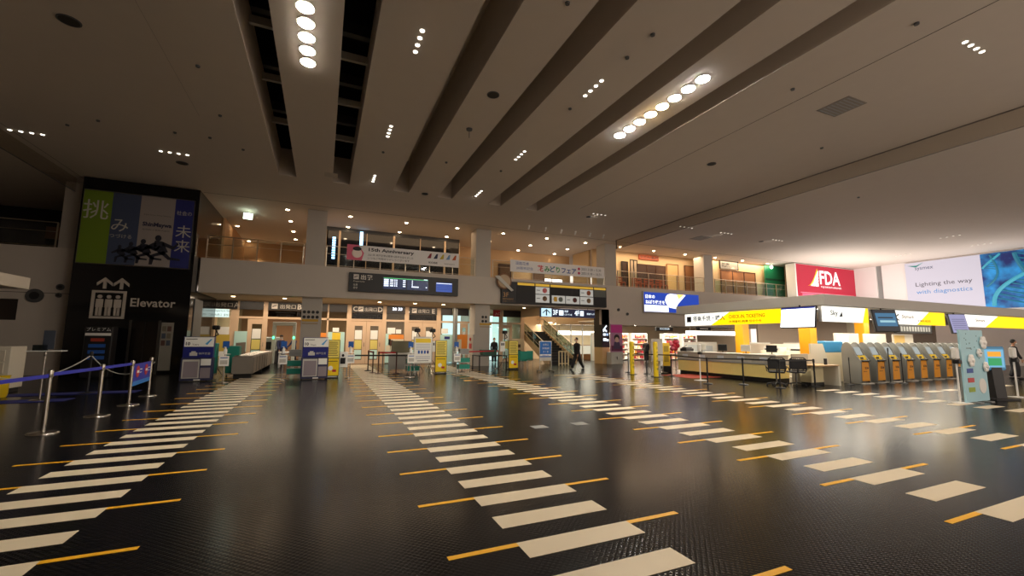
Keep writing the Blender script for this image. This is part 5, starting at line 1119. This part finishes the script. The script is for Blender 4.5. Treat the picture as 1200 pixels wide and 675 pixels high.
# ------------------------------------------------------------------ ceiling lights
def downlight(label,loc,r=.09,e=30,col='ffe2b8',group='upper floor downlights',name='downlight'):
    t=thing(name,label,'light',loc,0,group); MB().lathe(0,0,[(r*1.25,-.02),(r*1.25,-.001)],M_WHITE,18).build('ring',t); MB().lathe(0,0,[(r,-.03),(r,-.021)],mat(col,.5,0,e),18).build('lamp',t); return t
d0=None
DL=[(-5,29.6),(-2,24.55),(-2,27),(-2,29.6),(-5,34),(-2,32),(1.07,24.5),(1.07,26.95),(4.09,24.5),(4.09,26.9),(7.1,24.4),(7.1,26.8),(10.1,24.4),(13.2,24.4),(13.15,26.75),(13.1,28.7),(16.2,24.4),(16.2,26.75),(16.2,28.7),(10.1,26.8),(10.1,28.7),(19.25,24.5),(22.3,24.5),(25.4,24.5),(28.5,24.4),(31.6,24.4),(34.7,24.4)]
for i,(x,y) in enumerate(DL):
    l='warm round downlight in the ceiling above the upper floor'
    if d0 is None: d0=downlight(l,(x,y,H),.09,26)
    else: dup(d0,(x,y,H),l)
for i,x in enumerate((-4.2,-1.9,2.9,4.9,6.6,12.0)):
    downlight('round downlight under the soffit before the gates',(x,25.3,FB),.09,12,'ffe0b0','soffit downlights before the gates','soffit_downlight')
# lamp rows: eight big, and groups of four small
def lamp_row(label,x0,y0,dx,dy,n,r,e,cols,group):
    t=thing('ceiling_lamp_row',label,'light',(x0,y0,H),0,group)
    for k in range(n):
        x,y=k*dx,k*dy
        o=MB().lathe(x,y,[(r*1.2,-.015),(r*1.2,-.001)],M_LGREY,20).build('ring',t)
        MB().lathe(x,y,[(r,-.025),(r,-.016)],mat(cols[k%len(cols)],.4,0,e),20).build('lamp',o)
    return t
lamp_row('row of eight bright white ceiling lamps near the top left slot',-.67,7.5,0,.475,8,.155,120,['fff2dc','fff2dc','fffaf0'],'rows of eight bright lamps')
lamp_row('row of eight bright white ceiling lamps right of centre',8.5,7.39,0,.475,8,.155,260,['ffffff','fffaf0','fff0dc','ffe3b0','ffdca0','fff0d0','fff6ec'],'rows of eight bright lamps')
sm=[(1.62,8.6,0,.25,'four small lamps near the top centre of the ceiling'),(1.62,13.2,0,.25,'four small lamps halfway down the ceiling left of centre'),(1.62,17.7,0,.25,'four small lamps at the far end of the second ceiling strip'),(6.2,8.5,0,.25,'four small lamps in the ceiling left of the right bright row'),(6.2,13.1,0,.25,'four small lamps halfway along the third ceiling strip'),(6.2,17.6,0,.25,'four small lamps at the far end of the third ceiling strip'),(-5.65,18.52,.26,0,'four small lamps in the ceiling above the black tower'),(-9.6,18.6,.26,0,'four small lamps in the ceiling at far left'),(12.65,4.0,.26,0,'four small lamps in the ceiling at upper right'),(12.75,18.4,.25,0,'four small lamps just left of the smoke screen end'),(22.1,18.4,.3,0,'four small lamps right of the smoke screen end'),(26.7,18.3,.3,0,'four small lamps above the upper restaurants'),(35.8,13.5,0,-.3,'four small lamps above the medical advert lettering'),(40.3,17.9,0,-.3,'four small lamps near the corner of the red board'),(40.5,13.7,0,-.3,'four small lamps just above the DNA picture'),(17.9+.9,18.4,.3,0,'four small lamps by the glass smoke screen')]
for x,y,dx,dy,l in sm: lamp_row(l,x,y,dx,dy,4,.05,(4 if x<12 else .8) if not(x==12.65) else 3,['fff4e2'],'groups of four small ceiling lamps')
# ceiling details
for (u,v,r,l) in ((81,24,.2,'dark oval speaker grille in the ceiling at top left'),(213.5,191,.2,'dark round speaker grille above the black tower'),(578,111,.17,'dark round speaker grille in the middle of the ceiling'),(834,192,.16,'dark round speaker grille right of the bright lamp row'),(498,227,.15,'dark round speaker grille past the ends of the slots'),(690,254,.15,'dark round speaker grille before the flower banner'),(892,283,.15,'dark round speaker grille above the right restaurants')):
    x,y=aZ(u,v,H); t=thing('ceiling_speaker',l,'speaker',(x,y,H),0); MB().lathe(0,0,[(r,-.015),(r,-.001)],M_DGREY,24).build('rim',t); MB().lathe(0,0,[(r*.85,-.02),(r*.85,-.016)],mat('2b2826',.8),24).build('grille',t)
for (u,v,s_,l) in ((986,125,.42,'square grey air grille in the ceiling at right'),(821,279,.5,'square grey air grille above the upper restaurants'),(388,205,.25,'square access panel at the end of the first ceiling slots')):
    x,y=aZ(u,v,H); t=thing('ceiling_grille',l,'vent',(x,y,H)); MB().box(-s_,s_,-s_,s_,-.012,-.001,mat('8a8078' if s_>.3 else 'b4a99c',.6)).build('frame',t)
    if s_>.3:
        b=MB()
        for k in range(8): b.box(-s_+.06,s_-.06,-s_+.06+k*s_*.24,-s_+.09+k*s_*.24,-.02,-.013,M_GREY)
        b.build('slats',t)
# sprinkler heads
for (u,v) in ((665,3),(765,40),(735,67),(523,190),(232,77),(258,135),(285,175),(205,155),(246,161),(115,141),(79,146),(1074,27),(929,104),(963,173),(668,127),(587,200),(1006,231),(449,178)):
    x,y=aZ(u,v,H); t=tag(MB().lathe(0,0,[(.045,-.04),(.05,0)],M_DGREY,12).build('sprinkler_head',None,(x,y,H)),'tiny dark sprinkler head in the hall ceiling','sprinkler','ceiling sprinkler heads')
# hanging little sensor
x,y=aZ(550,151,H); t=thing('ceiling_sensor','small hanging sensor between the third and fourth slots','sensor',(x,y,H)); MB().lathe(0,0,[(.09,-.05),(.1,-.001)],M_DGREY,14).build('mount',t); MB().tube((0,0,-.3),(0,0,-.05),.01,M_DGREY,n=6).build('rod',t)
# track spotlights
t=None
for i,(u,v) in enumerate(((641,255),(661,258),(680,261),(697,263.5),(715,266),(732,268))):
    x,y=aZ(u,v,H-.1); t=thing('spotlight','small spotlight, %s from the left in the line before the flower banner'%('first','second','third','fourth','fifth','sixth')[i],'light',(x,22.0,H),0,'spotlights before the flower banner'); MB().box(-.05,.05,-.04,.04,-.04,-.001,M_WHITE).build('mount',t); MB().tube((0,0,-.05),(0,.12,-.2),.05,M_WHITE,n=12).build('lamp_head',t)
# glass smoke screens
struct(MB().box(17.66,17.675,REAR,22.9,7.63,H-.001,glass('f2efea',.84)).box(17.655,17.68,REAR,22.9,7.6,7.63,mat('8a7f76',.5)).box(17.65,17.69,REAR,22.9,H-.03,H,mat('6f655d',.6)).box(17.64,17.7,22.9,22.94,7.6,H,M_DGREY),'window_5')
struct(MB().box(-9.86,-9.845,REAR,23.4,7.63,H-.001,glass('f2efea',.84)).box(-9.87,-9.835,REAR,23.4,7.61,7.63,M_DGREY),'window_6')
# ------------------------------------------------------------------ people
import bmesh
def skinned(name,joints,edges,m_,parent=None,sub=2):
    me=bpy.data.meshes.new(name); me.from_pydata([j[0] for j in joints],edges,[]); o=bpy.data.objects.new(name,me); COL.objects.link(o)
    md=o.modifiers.new('skin','SKIN'); md.use_smooth_shade=True
    if not me.skin_vertices: 
        bmx=bmesh.new(); bmx.from_mesh(me); bmx.verts.layers.skin.verify(); bmx.to_mesh(me); bmx.free()
    for i,j in enumerate(joints):
        r=j[1]; me.skin_vertices[0].data[i].radius=(r if isinstance(r,tuple) else (r,r)); me.skin_vertices[0].data[i].use_root=(i==0)
    o.modifiers.new('sub','SUBSURF').levels=sub
    dg=bpy.context.evaluated_depsgraph_get(); m2=bpy.data.meshes.new_from_object(o.evaluated_get(dg)); bpy.data.objects.remove(o)
    m2.materials.clear()
    for mm in (m_ if isinstance(m_,list) else [m_]): m2.materials.append(mm)
    for p in m2.polygons: p.use_smooth=True
    o=bpy.data.objects.new(name,m2); COL.objects.link(o)
    if parent: o.parent=parent
    return o
SKIN=mat('b98a6c',.6); HAIR=mat('15110f',.6); SHOE=mat('0c0c0c',.3)
def person(loc,rz,label,top,trous,step=.0,arms=(0.1,-.1),h=1.66,mask=True,cap=False,lean=0,bag=False):
    """faces local -Y; step: half stride in metres"""
    t=thing('person',label,'person',loc,rz); s=h/1.7
    def V(x,y,z): return (x*s,y*s,z*s)
    hz=.92-abs(step)*.12
    J=[(V(0,0,hz),.15*s),(V(0,-.01,hz+.18),(.15*s,.12*s)),(V(0,-.02-lean,hz+.36),(.19*s,.135*s)),(V(0,-.03-lean,hz+.48),(.16*s,.11*s)),(V(0,-.04-lean,hz+.56),.055*s),(V(0,-.05-lean,hz+.62),.052*s)]
    E=[(0,1),(1,2),(2,3),(3,4),(4,5)]
    for sx,st in ((-1,step),(1,-step)):
        b0=len(J)
        J+= [(V(sx*.09,0,hz-.08),.12*s),(V(sx*.09,-st*.5-.04,hz*.52),.098*s),(V(sx*.09,-st+(.06 if st<0 else 0),.1),.075*s)]
        E+=[(0,b0),(b0,b0+1),(b0+1,b0+2)]
    for sx,a in ((-1,arms[0]),(1,arms[1])):
        b0=len(J); J+=[(V(sx*.17,-.03-lean,hz+.46),.075*s),(V(sx*.22,-.03-lean-a*.5,hz+.2),.06*s),(V(sx*.21,-.06-lean-a*1.3,hz-.02),.045*s)]
        E+=[(3,b0),(b0,b0+1),(b0+1,b0+2)]
    body=skinned('body',J,E,[top,trous,SKIN],t)
    for p in body.data.polygons:
        z=sum(body.data.vertices[v].co.z for v in p.vertices)/len(p.vertices); x=sum(abs(body.data.vertices[v].co.x) for v in p.vertices)/len(p.vertices)
        p.material_index=2 if z>(hz+.545)*s else (1 if (z<(hz+.0)*s and x<.19*s) else 0)
    # head with face
    hy=-.07-lean; hzz=(hz+.72)
    hb=MB().ell(V(0,hy,hzz),(.075*s,.095*s,.115*s),SKIN,16,12).ell(V(0,hy-.095,hzz-.01),(.014*s,.02*s,.022*s),SKIN,8,6).ell(V(-.078,hy,hzz-.01),(.012*s,.02*s,.03*s),SKIN,8,6).ell(V(.078,hy,hzz-.01),(.012*s,.02*s,.03*s),SKIN,8,6)
    for sx in (-1,1): hb.ell(V(sx*.03,hy-.086,hzz+.015),(.012*s,.008*s,.006*s),HAIR,8,6)
    hb.build('head',t)
    if mask: MB().ell(V(0,hy-.05,hzz-.05),(.062*s,.055*s,.045*s),M_WHITE,12,8).build('face_mask',t)
    else: MB().ell(V(0,hy-.088,hzz-.055),(.025*s,.008*s,.006*s),M_RED,8,6).build('mouth',t)
    hr=MB().ell(V(0,hy+.02,hzz+.03),(.085*s,.095*s,.105*s),HAIR,16,12)
    hr.build('hair',t)
    if cap: MB().ell(V(0,hy+.01,hzz+.075),(.092*s,.105*s,.06*s),M_BLK,14,8).box(*[q*s for q in (-.07,.07,hy-.16,hy-.06,hzz+.05,hzz+.06)],M_BLK).build('cap',t)
    for sx,st in ((-1,step),(1,-step)):
        yy=-st+(.06 if st<0 else 0); MB().ell(V(sx*.1,yy-.07,.045),(.048*s,.14*s,.045*s),SHOE,12,8).build('shoe',t)
    for sx,a in ((-1,arms[0]),(1,arms[1])):
        cx2,cy2,cz2=sx*.21,-.06-lean-a*1.3,hz-.02; hb=MB().ell(V(cx2,cy2-a*.08,cz2-.06),(.016*s,.036*s,.048*s),SKIN,10,8)
        for k in range(4):
            L=(.065,.078,.072,.055)[k]; y0=cy2-a*.08-.025+k*.017
            hb.tube(V(cx2,y0,cz2-.09),V(cx2-sx*.008,y0-.004,cz2-.09-L*.55),.0085*s,SKIN,.008*s,n=6).tube(V(cx2-sx*.008,y0-.004,cz2-.09-L*.55),V(cx2-sx*.026,y0-.002,cz2-.09-L),.008*s,SKIN,.006*s,n=6)
        hb.tube(V(cx2,cy2-a*.08-.03,cz2-.045),V(cx2-sx*.015,cy2-a*.08-.06,cz2-.1),.01*s,SKIN,.007*s,n=6); hb.build('hand',t)
    return t
BKS=mat('101014',.7)
x,y=12.3,19.4
person((x,y,0),-PI/2+.15,'person in dark suit walking left across the hall before the stairs',BKS,BKS,.3,(-.07,.07),1.66,True)
person((aY(1190,440,8.6)[0],8.6,0),.6,'person in a black coat standing behind the touch screen at far right',BKS,mat('1a1a20',.7),.06,(.1,.1),1.68,True)
person((aY(577.5,400,26.3)[0]+.1,26.3,0),-.4,'staff person in black standing right of the grey column behind the dark table',BKS,BKS,.04,(.2,.15),1.6,True)
person((aY(329,400,29.0)[0],29.0,0),.5,'security person in navy uniform beside the metal detector behind gate B',mat('18204a',.7),mat('10142c',.7),.05,(.2,.3),1.66,True,True)
person((aY(345,400,32.2)[0],32.2,0),-.9,'security person behind the metal detector gate, farther back',mat('1c2858',.7),mat('10142c',.7),.05,(.3,.2),1.64,True)
person((aY(757,400,24.6)[0],24.6,0),2.5,'person in dark clothes standing in the souvenir shop between the yellow posts',mat('1c1414',.7),BKS,.05,(.2,.1),1.6,False)
# shopping items near counter: red balloons / pink plush display
x,_=aY(791,400,18.5); t=thing('flower_display','round red and pink display left of the counter above the yellow board','display',(x,18.5,0)); MB().tube((0,0,0),(0,0,1.1),.03,M_STEEL,n=8).lathe(0,0,[(.25,0),(.25,.02),(.03,.04)],M_STEEL,16).build('stand',t); b=MB()
for k in range(10): b.ell((random.uniform(-.25,.25),random.uniform(-.1,.1),1.3+random.uniform(-.2,.25)),(.13,.12,.13),mat(('d03048','e87890','c02038')[k%3],.5),10,8)
b.build('pompoms',t)
# ------------------------------------------------------------------ light
def area(name,loc,rot,sx,sy_,p,c=(1,.85,.66),spread=PI):
    l=bpy.data.lights.new(name,'AREA'); l.shape='RECTANGLE'; l.size=sx; l.size_y=sy_; l.energy=p; l.color=c; l.spread=spread
    o=bpy.data.objects.new(name,l); COL.objects.link(o); o.location=loc; o.rotation_euler=rot; return o
area('shop_glow',(22.5,25.3,zs+.2),(0,0,0),9,2,440,(1,.86,.68)); area('gallery_glow_left',(4,25.8,8.1),(0,0,0),16,2.4,120,(1,.68,.4)); area('gallery_glow_right',(27.5,24.75,8.1),(0,0,0),17,.8,320,(1,.74,.48))
area('gate_glow',(2,26.3,FB-.02),(0,0,0),13,2.2,300,(1,.8,.58)); area('security_glow',(2,31.5,FB-.02),(0,0,0),13,4,240,(1,.83,.64))
area('canopy_glow',(24,10.95,CZ0-.05),(0,0,0),15,3,520,(1,.9,.74)); area('counter_glow',(16.9,13,CZ0-.05),(0,0,0),1.2,5,120,(1,.92,.8))
area('sign_wash',(38,20.5,3.9),(PI,0,0),9,3,420,(1,.93,.88)); area('advert_wash',(42.4,15,3.6),(PI,0,0),2.2,8,170,(1,.93,.9))
area('stair_glow',(15.2,27,5.0),(0,0,0),2.5,3,90,(1,.78,.5)); area('far_shop_glow',(20,30.5,zs+.2),(0,0,0),8,2,320,(1,.88,.7))
for x,y in ((1.62,18.1),(6.2,18.1),(13.1,18.4),(22.5,18.4),(27.1,18.3),(12.9,4.0),(1.62,13.6),(6.2,13.5)):
    l=bpy.data.lights.new('lamp_group','SPOT'); l.energy=(45 if x<7 else 90) if y>15 else 260; l.color=(1,.92,.82); l.spot_size=2.3; l.spot_blend=.9; l.shadow_soft_size=.1
    o=bpy.data.objects.new('lamp_group',l); COL.objects.link(o); o.location=(x,y,H-.06); o.rotation_euler=(.75 if y>15 else 0,0,0)
w=bpy.data.worlds.new('night'); S.world=w; w.use_nodes=True; bg=w.node_tree.nodes['Background']; bg.inputs[0].default_value=(1,.83,.69,1); bg.inputs[1].default_value=1.08  # warm ambient fill, added to brighten the ceiling through the open rear
S.view_settings.view_transform='Standard'; S.view_settings.look='None'; S.view_settings.exposure=.45; S.view_settings.gamma=1; S.view_settings.use_curve_mapping=False
